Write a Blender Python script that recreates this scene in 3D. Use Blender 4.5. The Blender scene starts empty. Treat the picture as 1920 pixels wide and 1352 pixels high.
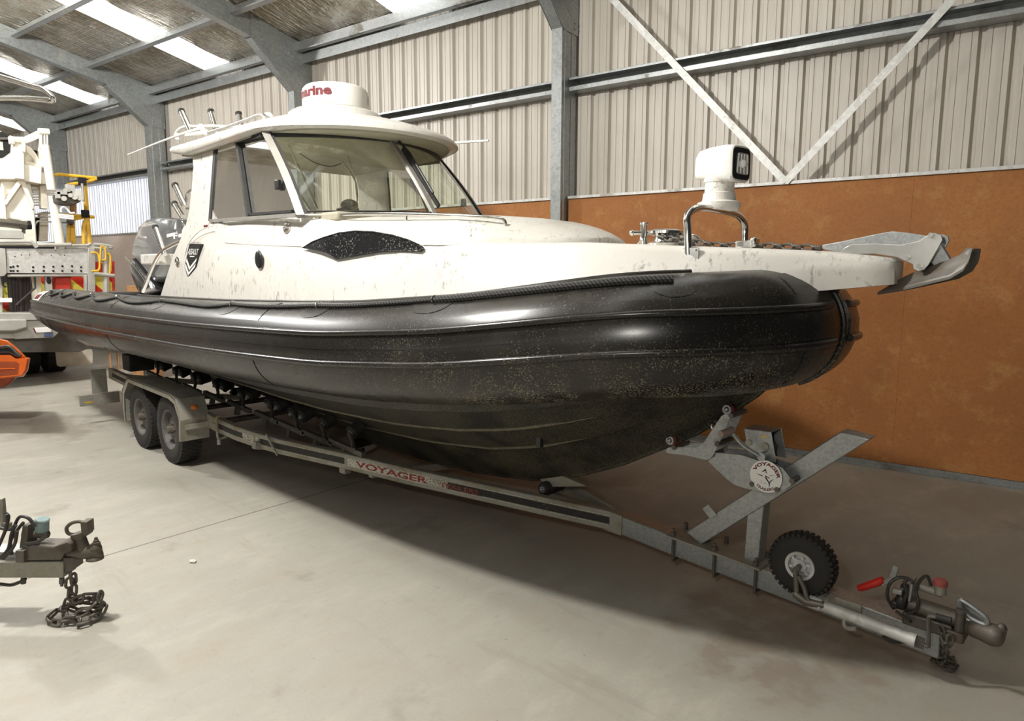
import bpy, bmesh, math, random
from mathutils import Vector, Matrix
random.seed(7)
SC = bpy.context.scene
COL = SC.collection
V = Vector
PI = math.pi

# ------------------------------------------------------------------ camera
FPX = 1266.0
PITCH, ROLL, YAW, CAMH = math.radians(7.68), math.radians(0.137), math.radians(46.0), 1.85
SHED = math.radians(8.68)            # the shed stands turned from the boat by this angle
YC = 3.52                            # centre line of boat and trailer
RIGHT = V((math.sin(YAW), math.cos(YAW), 0)); FWD = V((-math.cos(YAW), math.sin(YAW), 0)); UP = V((0, 0, 1))
cF = FWD * math.cos(PITCH) - UP * math.sin(PITCH)
cU = FWD * math.sin(PITCH) + UP * math.cos(PITCH)
sR, cR = math.sin(ROLL), math.cos(ROLL)
camR = RIGHT * cR + cU * sR
camU = cU * cR - RIGHT * sR
EYE = V((0, 0, CAMH))
cd = bpy.data.cameras.new('camera'); cam = bpy.data.objects.new('camera', cd); COL.objects.link(cam)
cam.matrix_world = Matrix(((camR.x, camU.x, -cF.x, 0), (camR.y, camU.y, -cF.y, 0), (camR.z, camU.z, -cF.z, CAMH), (0, 0, 0, 1)))
cd.sensor_width = 36; cd.lens = FPX / 1920 * 36; cd.clip_end = 200; cd.clip_start = 0.05
SC.camera = cam
# survey helpers: a sighted direction met with a real plane of the place
def ray(px, py):
    return cF + camR * ((px - 960) / FPX) - camU * ((py - 676) / FPX)
def aty(px, py, y): d = ray(px, py); return EYE + d * (y / d.y)
def atx(px, py, x): d = ray(px, py); return EYE + d * (x / d.x)
def atz(px, py, z=0.0): d = ray(px, py); return EYE + d * ((z - CAMH) / d.z)
def atd(px, py, dep): d = ray(px, py); return EYE + d * (dep / (d.dot(FWD)))    # vertical plane square to the view, at depth dep

# ------------------------------------------------------------------ materials
MATS = {}
def newmat(name):
    m = bpy.data.materials.new(name); m.use_nodes = True
    nt = m.node_tree; nt.nodes.clear()
    out = nt.nodes.new('ShaderNodeOutputMaterial'); b = nt.nodes.new('ShaderNodeBsdfPrincipled')
    nt.links.new(b.outputs[0], out.inputs[0])
    return m, nt, b, out
def rgb(c): return (c[0], c[1], c[2], 1)
class N:
    def __init__(s, nt): s.nt = nt; s.tc = nt.nodes.new('ShaderNodeTexCoord')
    def link(s, a, b): s.nt.links.new(a, b)
    def mapping(s, scale=(1, 1, 1), rot=(0, 0, 0), src='Object'):
        n = s.nt.nodes.new('ShaderNodeMapping'); n.inputs['Scale'].default_value = scale; n.inputs['Rotation'].default_value = rot
        s.link(s.tc.outputs[src], n.inputs[0]); return n.outputs[0]
    def noise(s, scale, detail=4, rough=.55, vec=None, dist=0):
        n = s.nt.nodes.new('ShaderNodeTexNoise'); n.inputs['Scale'].default_value = scale; n.inputs['Detail'].default_value = detail
        n.inputs['Roughness'].default_value = rough; n.inputs['Distortion'].default_value = dist
        s.link(vec if vec is not None else s.tc.outputs['Object'], n.inputs['Vector']); return n.outputs['Fac']
    def voro(s, scale, vec=None, feature='F1', out='Color'):
        n = s.nt.nodes.new('ShaderNodeTexVoronoi'); n.inputs['Scale'].default_value = scale; n.feature = feature
        s.link(vec if vec is not None else s.tc.outputs['Object'], n.inputs['Vector']); return n.outputs[out]
    def ramp(s, fac, stops):
        n = s.nt.nodes.new('ShaderNodeValToRGB'); e = n.color_ramp.elements
        e[0].position, e[0].color = stops[0][0], rgb(stops[0][1]) if isinstance(stops[0][1], tuple) else (stops[0][1],) * 3 + (1,)
        e[1].position, e[1].color = stops[-1][0], rgb(stops[-1][1]) if isinstance(stops[-1][1], tuple) else (stops[-1][1],) * 3 + (1,)
        for p, c in stops[1:-1]:
            q = e.new(p); q.color = rgb(c) if isinstance(c, tuple) else (c,) * 3 + (1,)
        s.link(fac, n.inputs[0]); return n.outputs[0]
    def mix(s, fac, a, b, mode='MIX'):
        n = s.nt.nodes.new('ShaderNodeMix'); n.data_type = 'RGBA'; n.blend_type = mode
        for sock, v in ((n.inputs[0], fac), (n.inputs[6], a), (n.inputs[7], b)):
            if isinstance(v, (int, float)): sock.default_value = v
            elif isinstance(v, tuple): sock.default_value = rgb(v)
            else: s.link(v, sock)
        return n.outputs[2]
    def math(s, op, a, b=0.0, clamp=False):
        n = s.nt.nodes.new('ShaderNodeMath'); n.operation = op; n.use_clamp = clamp
        for sock, v in ((n.inputs[0], a), (n.inputs[1], b)):
            if isinstance(v, (int, float)): sock.default_value = v
            else: s.link(v, sock)
        return n.outputs[0]
    def sep(s, vec=None):
        n = s.nt.nodes.new('ShaderNodeSeparateXYZ'); s.link(vec if vec is not None else s.tc.outputs['Object'], n.inputs[0]); return n.outputs
    def smooth(s, v, a, b, lo=0.0, hi=1.0):
        n = s.nt.nodes.new('ShaderNodeMapRange'); n.interpolation_type = 'SMOOTHSTEP'
        n.inputs['From Min'].default_value = a; n.inputs['From Max'].default_value = b; n.inputs['To Min'].default_value = lo; n.inputs['To Max'].default_value = hi
        s.link(v, n.inputs[0]); return n.outputs[0]
    def bump(s, h, strength, dist, b):
        n = s.nt.nodes.new('ShaderNodeBump'); n.inputs['Strength'].default_value = strength; n.inputs['Distance'].default_value = dist
        s.link(h, n.inputs['Height']); s.link(n.outputs[0], b.inputs['Normal'])
def plain(name, c, rough=.5, metal=0.0, var=.12, scale=9, bump=0.0, coat=0.0, spec=None):
    m, nt, b, out = newmat(name); n = N(nt)
    f = n.noise(scale, 5)
    lo = tuple(x * (1 - var) for x in c); hi = tuple(min(1, x * (1 + var)) for x in c)
    n.link(n.ramp(f, [(.3, lo), (.7, hi)]), b.inputs['Base Color'])
    b.inputs['Roughness'].default_value = rough; b.inputs['Metallic'].default_value = metal
    if coat: b.inputs['Coat Weight'].default_value = coat
    if spec is not None: b.inputs['Specular IOR Level'].default_value = spec
    if bump: n.bump(n.noise(scale * 8, 3), bump, .01, b)
    MATS[name] = m; return m
def galv(name, lo, hi, dirt, dirtamt=.5, rough=.42, metal=.75, vs=38, spangle=.45):
    m, nt, b, out = newmat(name); n = N(nt)
    sp = n.voro(vs * 1.5); g = n.nt.nodes.new('ShaderNodeRGBToBW'); n.link(sp, g.inputs[0])
    mixf = n.math('ADD', n.math('MULTIPLY', g.outputs[0], spangle), n.math('MULTIPLY', n.noise(7, 7, .7), 1 - spangle))
    base = n.ramp(mixf, [(.32, lo), (.68, hi)])
    d = n.noise(3.5, 6, .65)
    fac = n.smooth(d, .62 - .25 * dirtamt, .78 - .1 * dirtamt)
    n.link(n.mix(fac, base, dirt), b.inputs['Base Color'])
    n.link(n.math('MULTIPLY_ADD', fac, .3), b.inputs['Roughness'])
    r = n.math('ADD', n.math('MULTIPLY', fac, .35), rough); n.link(r, b.inputs['Roughness'])
    n.link(n.math('SUBTRACT', metal, n.math('MULTIPLY', fac, metal * .7)), b.inputs['Metallic'])
    n.bump(n.noise(60, 2), .12, .004, b)
    MATS[name] = m; return m
def white_gel():
    m, nt, b, out = newmat('white_gelcoat'); n = N(nt)
    f1 = n.noise(7, 8, .72, n.mapping((1.0, 1.0, .55), (0, .5, 0)), 1.2)
    f2 = n.noise(1.6, 3, .6)
    f3 = n.noise(34, 6, .75, n.mapping((1, 1, .35), (0, .25, 0)))
    k = n.math('MULTIPLY', n.smooth(f3, .50, .66), n.smooth(n.math('ADD', f1, n.math('MULTIPLY', f2, .7)), .80, 1.0))
    base = n.ramp(f2, [(.3, (.60, .575, .53)), (.7, (.69, .67, .625))])
    n.link(n.mix(n.math('MULTIPLY', k, .85), base, (.12, .11, .09)), b.inputs['Base Color'])
    b.inputs['Roughness'].default_value = .38; b.inputs['Coat Weight'].default_value = .25
    MATS['white_gelcoat'] = m
def hypalon(name, dustamt):
    m, nt, b, out = newmat(name); n = N(nt)
    sx = n.sep()
    big = n.noise(1.3, 3)
    base = n.ramp(big, [(.35, (.008, .0072, .0065)), (.7, (.014, .0128, .0115))])
    sp = n.noise(115, 3, .7)
    mid = n.noise(5, 5, .65)
    mask = n.smooth(sx[0], -4.6, -2.0)                         # salt dust gathered towards the bow
    low = n.smooth(sx[2], 1.75, 1.1)
    amt = n.math('MULTIPLY', n.math('MULTIPLY', mask, n.math('ADD', .25, n.math('MULTIPLY', low, .75))), n.smooth(mid, .3, .6))
    th = n.math('SUBTRACT', .64, n.math('MULTIPLY', amt, .135 * dustamt))
    k = n.smooth(n.math('SUBTRACT', sp, th), 0, .05)
    k = n.math('MULTIPLY', k, n.math('ADD', .1, n.math('MULTIPLY', amt, .9)))
    haze = n.math('MULTIPLY', n.smooth(n.noise(2.2, 4), .45, .75), .05)
    col = n.mix(n.math('ADD', n.math('MULTIPLY', k, .8), haze, True), base, (.34, .30, .20))
    n.link(col, b.inputs['Base Color'])
    n.link(n.math('ADD', .27, n.math('MULTIPLY', n.math('ADD', k, haze), .5)), b.inputs['Roughness'])
    b.inputs['Specular IOR Level'].default_value = .55
    MATS[name] = m
def hull_mat():
    m, nt, b, out = newmat('black_hull_paint'); n = N(nt); sx = n.sep()
    sp = n.noise(125, 3, .7); mid = n.noise(3.5, 4, .55)
    front = n.smooth(sx[0], -7.5, -2.8)
    amt = n.math('MULTIPLY', front, n.smooth(mid, .2, .6))
    k = n.smooth(n.math('SUBTRACT', sp, n.math('SUBTRACT', .6, n.math('MULTIPLY', amt, .13))), 0, .06)
    low = n.math('MULTIPLY', n.smooth(sx[2], .85, .45), .25)   # chalky band near the keel
    f = n.math('ADD', n.math('MULTIPLY', k, .75), n.math('MULTIPLY', low, n.smooth(mid, .3, .7)), True)
    n.link(n.mix(f, (.010, .010, .009), (.115, .102, .066)), b.inputs['Base Color'])
    b.inputs['Roughness'].default_value = .5
    MATS['black_hull_paint'] = m
def board(name, c1, c2, c3, fleck):
    m, nt, b, out = newmat(name); n = N(nt)
    a = n.noise(1.1, 5, .6); f = n.noise(45, 5, .7); g = n.noise(4.5, 6, .7)
    base = n.mix(n.smooth(a, .35, .7), c1, c2)
    base = n.mix(n.math('MULTIPLY', n.smooth(g, .5, .68), fleck), base, c3)
    n.link(n.mix(n.math('MULTIPLY', n.smooth(f, .42, .66), .45), base, tuple(x * .72 for x in c1)), b.inputs['Base Color'])
    b.inputs['Roughness'].default_value = .75
    MATS[name] = m
def corrug():
    m, nt, b, out = newmat('beige_steel_sheet'); n = N(nt)
    st = n.noise(6, 5, .65, n.mapping((3, 3, .12)))
    bl = n.noise(.8, 4)
    c = n.ramp(st, [(.3, (.47, .43, .375)), (.7, (.575, .535, .475))])
    n.link(n.mix(n.math('MULTIPLY', n.smooth(bl, .5, .75), .35), c, (.40, .36, .30)), b.inputs['Base Color'])
    b.inputs['Roughness'].default_value = .42
    MATS['beige_steel_sheet'] = m
def foil():
    m, nt, b, out = newmat('foil_insulation'); n = N(nt)
    w = n.noise(2.4, 4, .6, n.mapping((2.6, .7, 1)), 1.5)
    w2 = n.noise(1.1, 3)
    n.link(n.ramp(n.noise(1.7, 5, .65), [(.35, (.50, .43, .32)), (.65, (.93, .89, .80))]), b.inputs['Base Color'])
    b.inputs['Metallic'].default_value = .92
    n.link(n.ramp(w2, [(.35, .07), (.65, .22)]), b.inputs['Roughness'])
    bp = n.nt.nodes.new('ShaderNodeBump'); bp.inputs['Strength'].default_value = 1.0; bp.inputs['Distance'].default_value = .11
    cr_ = n.voro(7, n.mapping((2.4, .55, 1)), 'F1', 'Distance'); cr2 = n.voro(15, n.mapping((2.0, .6, 1)), 'F1', 'Distance')
    n.link(n.math('ADD', w, n.math('ADD', n.math('MULTIPLY', cr_, .45), n.math('MULTIPLY', cr2, .22))), bp.inputs['Height']); n.link(bp.outputs[0], b.inputs['Normal'])
    MATS['foil_insulation'] = m
def emit(name, c, s, stripes=0):
    m, nt, b, out = newmat(name); n = N(nt)
    b.inputs['Base Color'].default_value = rgb((.8, .8, .8)); b.inputs['Emission Color'].default_value = rgb(c); b.inputs['Emission Strength'].default_value = s
    f = n.noise(.9, 2); n.link(n.math('MULTIPLY', n.ramp(f, [(.2, .85), (.8, 1.0)]), s), b.inputs['Emission Strength'])
    MATS[name] = m
def glass(name, tint, refl=.06, dirt=.0, dirtc=(.62, .58, .42)):
    m, nt, b, out = newmat(name); n = N(nt); nt.nodes.remove(b)
    t = nt.nodes.new('ShaderNodeBsdfTransparent'); t.inputs[0].default_value = rgb(tint)
    g = nt.nodes.new('ShaderNodeBsdfGlossy'); g.inputs[0].default_value = (1, 1, 1, 1); g.inputs['Roughness'].default_value = .03
    lw = nt.nodes.new('ShaderNodeFresnel'); lw.inputs[0].default_value = 1.22
    mx = nt.nodes.new('ShaderNodeMixShader'); n.link(n.math('ADD', lw.outputs[0], refl - .04, True), mx.inputs[0]); n.link(t.outputs[0], mx.inputs[1]); n.link(g.outputs[0], mx.inputs[2])
    last = mx
    if dirt:
        d = nt.nodes.new('ShaderNodeBsdfDiffuse'); d.inputs[0].default_value = rgb(dirtc)
        sp = n.noise(170, 3, .75); big = n.noise(2.4, 5, .6); z = n.sep()[2]
        band = n.math('ADD', n.smooth(big, .42, .7), n.math('MULTIPLY', n.smooth(z, 2.62, 2.84), .55))
        k = n.math('MULTIPLY', n.smooth(n.math('SUBTRACT', sp, n.math('SUBTRACT', .68, n.math('MULTIPLY', band, .16))), 0, .08), dirt)
        k = n.math('ADD', k, n.math('MULTIPLY', n.smooth(big, .35, .75), dirt * .14), True)
        m2 = nt.nodes.new('ShaderNodeMixShader'); n.link(k, m2.inputs[0]); n.link(mx.outputs[0], m2.inputs[1]); n.link(d.outputs[0], m2.inputs[2]); last = m2
    n.link(last.outputs[0], out.inputs[0]); MATS[name] = m
def concrete():
    m, nt, b, out = newmat('concrete_floor'); n = N(nt); sx = n.sep()
    a = n.noise(.35, 5, .6); f = n.noise(3.2, 7, .68, n.mapping((1, .45, 1), (0, 0, .75))); s = n.noise(24, 4, .75); st = n.noise(1.15, 5, .6)
    col = n.ramp(a, [(.3, (.30, .285, .245)), (.7, (.385, .367, .318))])
    col = n.mix(n.math('MULTIPLY', n.smooth(f, .48, .72), .36), col, (.33, .27, .19))
    col = n.mix(n.math('MULTIPLY', n.smooth(f, .5, .3), .3), col, (.54, .50, .41))
    col = n.mix(n.math('MULTIPLY', n.smooth(st, .60, .70), .5), col, (.20, .17, .13))
    blot = n.noise(9, 6, .7); col = n.mix(n.math('MULTIPLY', n.smooth(blot, .55, .72), .28), col, (.24, .21, .165)); col = n.mix(n.math('MULTIPLY', n.smooth(n.noise(55, 3, .7), .60, .74), .35), col, (.20, .175, .13))
    tr_ = n.noise(2.6, 6, .7, n.mapping((.25, 1.6, 1), (0, 0, .35))); col = n.mix(n.math('MULTIPLY', n.smooth(tr_, .56, .70), .30), col, (.22, .185, .14))
    # oily brown stain in front of the trailer coupling
    p = atz(1470, 1190); dx = n.math('SUBTRACT', sx[0], p.x); dy = n.math('SUBTRACT', sx[1], p.y)
    r = n.math('SQRT', n.math('ADD', n.math('MULTIPLY', dx, dx), n.math('MULTIPLY', dy, dy)))
    rr = n.math('ADD', r, n.math('MULTIPLY', n.math('SUBTRACT', n.noise(3.4, 5, .6), .5), .9))
    col = n.mix(n.math('MULTIPLY', n.smooth(rr, .62, .40), n.smooth(n.noise(6, 5, .6), .32, .58, .12, .55)), col, (.21, .15, .11))
    p = atz(110, 800); dx = n.math('SUBTRACT', sx[0], p.x); dy = n.math('SUBTRACT', sx[1], p.y)  # long dark patch painted into the floor as the stern tube's shadow
    r = n.math('SQRT', n.math('ADD', n.math('MULTIPLY', n.math('MULTIPLY', dx, dx), .25), n.math('MULTIPLY', dy, dy)))
    rr = n.math('ADD', r, n.math('MULTIPLY', n.math('SUBTRACT', n.noise(2.2, 5, .6), .5), 1.4))
    col = n.mix(n.math('MULTIPLY', n.smooth(rr, .5, .2), .5), col, (.16, .13, .10))
    col = n.mix(n.math('MULTIPLY', n.smooth(s, .68, .73), .8), col, (.09, .075, .06))
    # saw-cut joint
    A, B = atz(0, 1100), atz(580, 930); d = (B - A).normalized(); nx, ny = -d.y, d.x; c0 = A.x * nx + A.y * ny
    dist = n.math('ABSOLUTE', n.math('SUBTRACT', n.math('ADD', n.math('MULTIPLY', sx[0], nx), n.math('MULTIPLY', sx[1], ny)), c0))
    col = n.mix(n.smooth(dist, .009, .004), col, (.13, .11, .085))
    n.link(col, b.inputs['Base Color'])
    n.link(n.ramp(f, [(.3, .5), (.7, .7)]), b.inputs['Roughness'])
    n.bump(n.math('ADD', s, f), .12, .01, b)
    MATS['concrete_floor'] = m
def chevron():
    m, nt, b, out = newmat('red_yellow_chevrons'); n = N(nt); sx = n.sep()
    w = n.math('FRACT', n.math('MULTIPLY', n.math('ADD', sx[1], sx[2]), 2.1))
    n.link(n.mix(n.math('GREATER_THAN', w, .42), (.70, .04, .02), (.95, .88, .14)), b.inputs['Base Color']); b.inputs['Roughness'].default_value = .4
    MATS['red_yellow_chevrons'] = m
def rope_mat():
    m, nt, b, out = newmat('black_rope'); n = N(nt)
    w = n.nt.nodes.new('ShaderNodeTexWave'); w.inputs['Scale'].default_value = 22; w.bands_direction = 'DIAGONAL'
    n.link(n.tc.outputs['Object'], w.inputs[0])
    n.link(n.ramp(w.outputs['Fac'], [(.2, (.012, .012, .012)), (.8, (.055, .055, .05))]), b.inputs['Base Color']); b.inputs['Roughness'].default_value = .8
    n.bump(w.outputs['Fac'], .6, .006, b); MATS['black_rope'] = m
def speck(name, base, spot, th, rough, scale=80):
    m, nt, b, out = newmat(name); n = N(nt)
    f = n.noise(scale, 4, .8); g = n.noise(4, 4)
    n.link(n.mix(n.smooth(n.math('ADD', f, n.math('MULTIPLY', n.math('SUBTRACT', g, .5), .25)), th, th + .07), base, spot), b.inputs['Base Color']); b.inputs['Roughness'].default_value = rough
    MATS[name] = m
white_gel(); hypalon('black_hypalon', 1.0); hypalon('black_hypalon_band', .8); hull_mat(); corrug(); foil(); concrete(); chevron(); rope_mat()
board('orange_particleboard', (.33, .125, .034), (.39, .155, .042), (.50, .28, .09), .4)
board('pale_particleboard', (.80, .67, .60), (.84, .74, .67), (.76, .62, .50), .3)
galv('galvanised', (.30, .315, .32), (.40, .415, .41), (.17, .16, .13), .4, .42, .7, 55)
galv('galvanised_portal', (.30, .32, .318), (.40, .425, .42), (.30, .30, .25), .25, .38, .6, 26)
galv('galvanised_dusty', (.27, .26, .225), (.40, .385, .33), (.20, .17, .10), .7, .55, .45, 50, .15)
galv('galvanised_light', (.50, .50, .48), (.64, .64, .62), (.36, .33, .27), .3, .5, .35, 20)
galv('dirty_steel', (.10, .095, .085), (.19, .18, .16), (.085, .06, .04), .8, .5, .6, 60, .0)
galv('weathered_cast_steel', (.105, .095, .08), (.21, .195, .165), (.085, .055, .032), .7, .45, .55, 60, .0)
plain('stainless', (.72, .71, .68), .16, 1.0, .08)
plain('aluminium_frame', (.33, .315, .29), .45, .4, .1)
plain('black_rubber', (.018, .017, .016), .7, 0, .3, 14, .2)
speck('tyre_rubber', (.020, .018, .016), (.07, .06, .045), .62, .8, 40)
plain('black_plastic', (.016, .016, .017), .35, 0, .2)
plain('matt_black', (.008, .008, .008), .9, 0, .2)
plain('grey_cowl', (.17, .175, .18), .22, .2, .15, 5, 0, .6)
plain('black_cowl', (.022, .022, .024), .2, 0, .2, 5, 0, .6)
plain('red_plastic', (.62, .028, .018), .35, 0, .12)
plain('faded_red_cap', (.42, .10, .085), .55, 0, .15)
plain('red_paint', (.46, .035, .02), .45, 0, .2)
plain('maroon_print', (.13, .006, .012), .6, 0, .1)
plain('red_print', (.42, .03, .025), .6, 0, .35, 30)
plain('black_print', (.012, .012, .012), .5, 0, .1)
plain('white_print', (.80, .79, .76), .5, 0, .05)
plain('yellow_paint', (.72, .43, .03), .4, 0, .12)
plain('orange_paint', (.74, .13, .012), .22, 0, .1, 3, 0, .5)
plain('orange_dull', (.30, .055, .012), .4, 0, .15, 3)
plain('cream_paint', (.80, .765, .66), .4, 0, .06, 2)
plain('cream_dirty', (.60, .56, .47), .55, 0, .18, 5)
plain('grey_steel_paint', (.42, .415, .38), .5, .2, .14, 5)
plain('black_hose', (.035, .030, .028), .45, 0, .2)
plain('blue_plate', (.10, .14, .26), .4, 0, .2, 40)
plain('lamp_white', (.85, .85, .84), .35, 0, .04)
plain('timber', (.45, .24, .10), .7, 0, .2, 12)
plain('amber_lens', (.55, .16, .02), .25, 0, .1)
plain('headliner', (.36, .34, .26), .8, 0, .08)
plain('dried_mud', (.125, .112, .075), .85, 0, .3, 20)
plain('white_plastic', (.80, .79, .76), .4, 0, .05)
speck('speckled_white', (.80, .78, .73), (.38, .35, .27), .60, .5, 55)
plain('dark_rim', (.13, .122, .11), .6, .3, .2, 20)
plain('brushed_stainless', (.50, .50, .48), .30, .85, .15)
plain('teal_cap', (.22, .30, .30), .5, 0, .2, 20)
plain('silver_rim', (.55, .56, .56), .4, .5, .15)
plain('dark_red_roller', (.10, .018, .014), .6, 0, .2)
speck('dark_tinted_window', (.012, .012, .013), (.30, .30, .29), .575, .14, 70)
emit('skylight_panel', (1.0, 1.0, .97), 1.7)
m_, nt_, b_, o_ = newmat('translucent_wall_sheet'); n_ = N(nt_); fx = n_.math('FRACT', n_.math('DIVIDE', n_.math('ADD', n_.sep()[0], 23.0 * 235), .235))
b_.inputs['Base Color'].default_value = (.22, .22, .24, 1); b_.inputs['Emission Color'].default_value = (.90, .93, 1.0, 1)
n_.link(n_.math('SUBTRACT', .95, n_.math('MULTIPLY', n_.smooth(n_.math('ABSOLUTE', n_.math('SUBTRACT', n_.math('FRACT', n_.math('MULTIPLY', fx, 2.0)), .5)), .20, .08), .62)), b_.inputs['Emission Strength']); MATS['translucent_wall_sheet'] = m_
glass('cabin_glass', (.93, .965, .92), .05, .16)
glass('windscreen_glass', (.88, .92, .82), .06, .30)
glass('lamp_glass', (.9, .9, .9), .1)
M = MATS
def mat(x): return M[x] if isinstance(x, str) else x

# ------------------------------------------------------------------ mesh helpers
class MB:
    def __init__(s): s.v = []; s.f = []; s.m = []; s.cur = 0
    def add(s, vs, fs):
        o = len(s.v); s.v += [tuple(v) for v in vs]; s.f += [tuple(i + o for i in f) for f in fs]; s.m += [s.cur] * len(fs); return s
    def box(s, c, d, R=None):
        c = V(c); h = V(d) * .5; vs = []
        for x in (-1, 1):
            for y in (-1, 1):
                for z in (-1, 1):
                    p = V((x * h.x, y * h.y, z * h.z)); vs.append(c + (R @ p if R else p))
        return s.add(vs, [(0, 1, 3, 2), (4, 6, 7, 5), (0, 4, 5, 1), (2, 3, 7, 6), (0, 2, 6, 4), (1, 5, 7, 3)])
    def lohi(s, a, b): a, b = V(a), V(b); return s.box((a + b) / 2, [abs(x) for x in (b - a)])
    def bar(s, p, q, w, h, up=(0, 0, 1)):
        """a straight bar p->q, w across, h along up"""
        p, q = V(p), V(q); t = (q - p).normalized(); u = V(up); sd = t.cross(u)
        if sd.length < 1e-5: sd = t.cross(V((0, 1, 0)))
        sd.normalize(); u = sd.cross(t)
        R = Matrix((t, sd, u)).transposed()
        return s.box((p + q) / 2, ((q - p).length, w, h), R)
    def prism(s, pts, d):
        pts = [V(p) for p in pts]; d = V(d); n = len(pts)
        vs = pts + [p + d for p in pts]
        nor = V((0, 0, 0))
        for i in range(n): nor += pts[i].cross(pts[(i + 1) % n])
        a = tuple(range(n)); b = tuple(range(2 * n - 1, n - 1, -1))
        if nor.dot(d) > 0: a = a[::-1]; b = b[::-1]
        fs = [a, b]
        for i in range(n):
            j = (i + 1) % n
            fs.append((i, j, n + j, n + i) if nor.dot(d) > 0 else (j, i, n + i, n + j))
        return s.add(vs, fs)
    def loft(s, rings, closed=True, cap=True, loop=False):
        n = len(rings[0]); vs = [p for r in rings for p in r]; fs = []
        K = len(rings)
        for k in range(K if loop else K - 1):
            for i in range(n if closed else n - 1):
                j = (i + 1) % n; k2 = (k + 1) % K
                fs.append((k * n + i, k * n + j, k2 * n + j, k2 * n + i))
        if cap and not loop and closed:
            fs.append(tuple(range(n))[::-1]); fs.append(tuple((K - 1) * n + i for i in range(n)))
        return s.add(vs, fs)
    def tube(s, pts, r, seg=10, cap=True, closed=False):
        pts = [V(p) for p in pts]; K = len(pts)
        rs = r if isinstance(r, (list, tuple)) else [r] * K
        T = []
        for i in range(K):
            a = pts[(i - 1) % K] if (i > 0 or closed) else pts[i]; b = pts[(i + 1) % K] if (i < K - 1 or closed) else pts[i]
            T.append((b - a).normalized())
        u = T[0].cross(V((0, 0, 1)))
        if u.length < .1: u = T[0].cross(V((0, 1, 0)))
        u.normalize(); rings = []
        for i in range(K):
            if i:
                ax = T[i - 1].cross(T[i])
                if ax.length > 1e-7: u = Matrix.Rotation(T[i - 1].angle(T[i]), 3, ax.normalized()) @ u
            w = T[i].cross(u)
            rings.append([pts[i] + (u * math.cos(a) + w * math.sin(a)) * rs[i] for a in [2 * PI * k / seg for k in range(seg)]])
        return s.loft(rings, True, cap and not closed, closed)
    def cyl(s, p, q, r, seg=16): return s.tube([p, q], r, seg)
    def lathe(s, prof, o, ax, seg=32, open_=False):
        """prof: (radius, along) pairs"""
        o, ax = V(o), V(ax).normalized(); u = ax.cross(V((0, 0, 1)))
        if u.length < .1: u = ax.cross(V((1, 0, 0)))
        u.normalize(); w = ax.cross(u)
        rings = [[o + ax * z + (u * math.cos(a) + w * math.sin(a)) * max(r, 1e-4) for a in [2 * PI * k / seg for k in range(seg)]] for r, z in prof]
        return s.loft(rings, True, not open_, False)
    def ball(s, c, r, seg=16, rings=10, R=None):
        c = V(c); rr = V(r) if hasattr(r, '__len__') else V((r, r, r)); L = []
        for k in range(rings + 1):
            t = PI * k / rings; rad = max(math.sin(t), 1e-3)
            row = []
            for i in range(seg):
                a = 2 * PI * i / seg; p = V((rr.x * rad * math.cos(a), rr.y * rad * math.sin(a), rr.z * math.cos(t)))
                row.append(c + (R @ p if R else p))
            L.append(row[::-1])
        return s.loft(L, True, True)
    def build(s, name, m, parent=None, bevel=0.0, angle=38, seg=2, flat=False):
        me = bpy.data.meshes.new(name); me.from_pydata(s.v, [], s.f); me.update()
        for x in (m if isinstance(m, (list, tuple)) else [m]): me.materials.append(mat(x))
        bm = bmesh.new(); bm.from_mesh(me); bmesh.ops.recalc_face_normals(bm, faces=bm.faces); bm.to_mesh(me); bm.free()
        if any(s.m):
            for p, i in zip(me.polygons, s.m): p.material_index = i
        if not flat:
            for p in me.polygons: p.use_smooth = True
            me.set_sharp_from_angle(angle=math.radians(angle))
        o = bpy.data.objects.new(name, me); COL.objects.link(o)
        if bevel:
            b = o.modifiers.new('edge', 'BEVEL'); b.width = bevel; b.segments = seg; b.limit_method = 'ANGLE'; b.angle_limit = math.radians(35)
        if parent is not None: parent_to(o, parent)
        return o
def origin(o):
    p = V((0, 0, 0)); q = o
    while q is not None: p += q.location; q = q.parent
    return p
def parent_to(o, parent):
    o.parent = parent
    o.location = -origin(parent) + o.location          # meshes are written in world coordinates
def tag(o, label=None, cat=None, group=None, kind=None):
    if label: o['label'] = label
    if cat: o['category'] = cat
    if group: o['group'] = group
    if kind: o['kind'] = kind
    return o
def thing(name, loc, label, cat, group=None):
    o = bpy.data.objects.new(name, None); COL.objects.link(o); o.location = loc; o.empty_display_size = .1
    return tag(o, label, cat, group)
def struct(o, label=None): o['kind'] = 'structure'; return tag(o, label)
def smooth_path(pts, n=8, closed=False):
    pts = [V(p) for p in pts]; out = []; K = len(pts)
    for i in range(K if closed else K - 1):
        p0 = pts[(i - 1) % K] if (i or closed) else pts[i]; p1 = pts[i]; p2 = pts[(i + 1) % K]; p3 = pts[(i + 2) % K] if (i + 2 < K or closed) else p2
        for k in range(n):
            t = k / n
            out.append(.5 * ((2 * p1) + (p2 - p0) * t + (2 * p0 - 5 * p1 + 4 * p2 - p3) * t * t + (3 * p1 - p0 - 3 * p2 + p3) * t ** 3))
    if not closed: out.append(pts[-1])
    return out
def lerp(x, xs, ys):
    if x <= xs[0]: return ys[0]
    for i in range(len(xs) - 1):
        if x <= xs[i + 1]:
            t = (x - xs[i]) / (xs[i + 1] - xs[i]); return ys[i] + (ys[i + 1] - ys[i]) * t
    return ys[-1]
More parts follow.
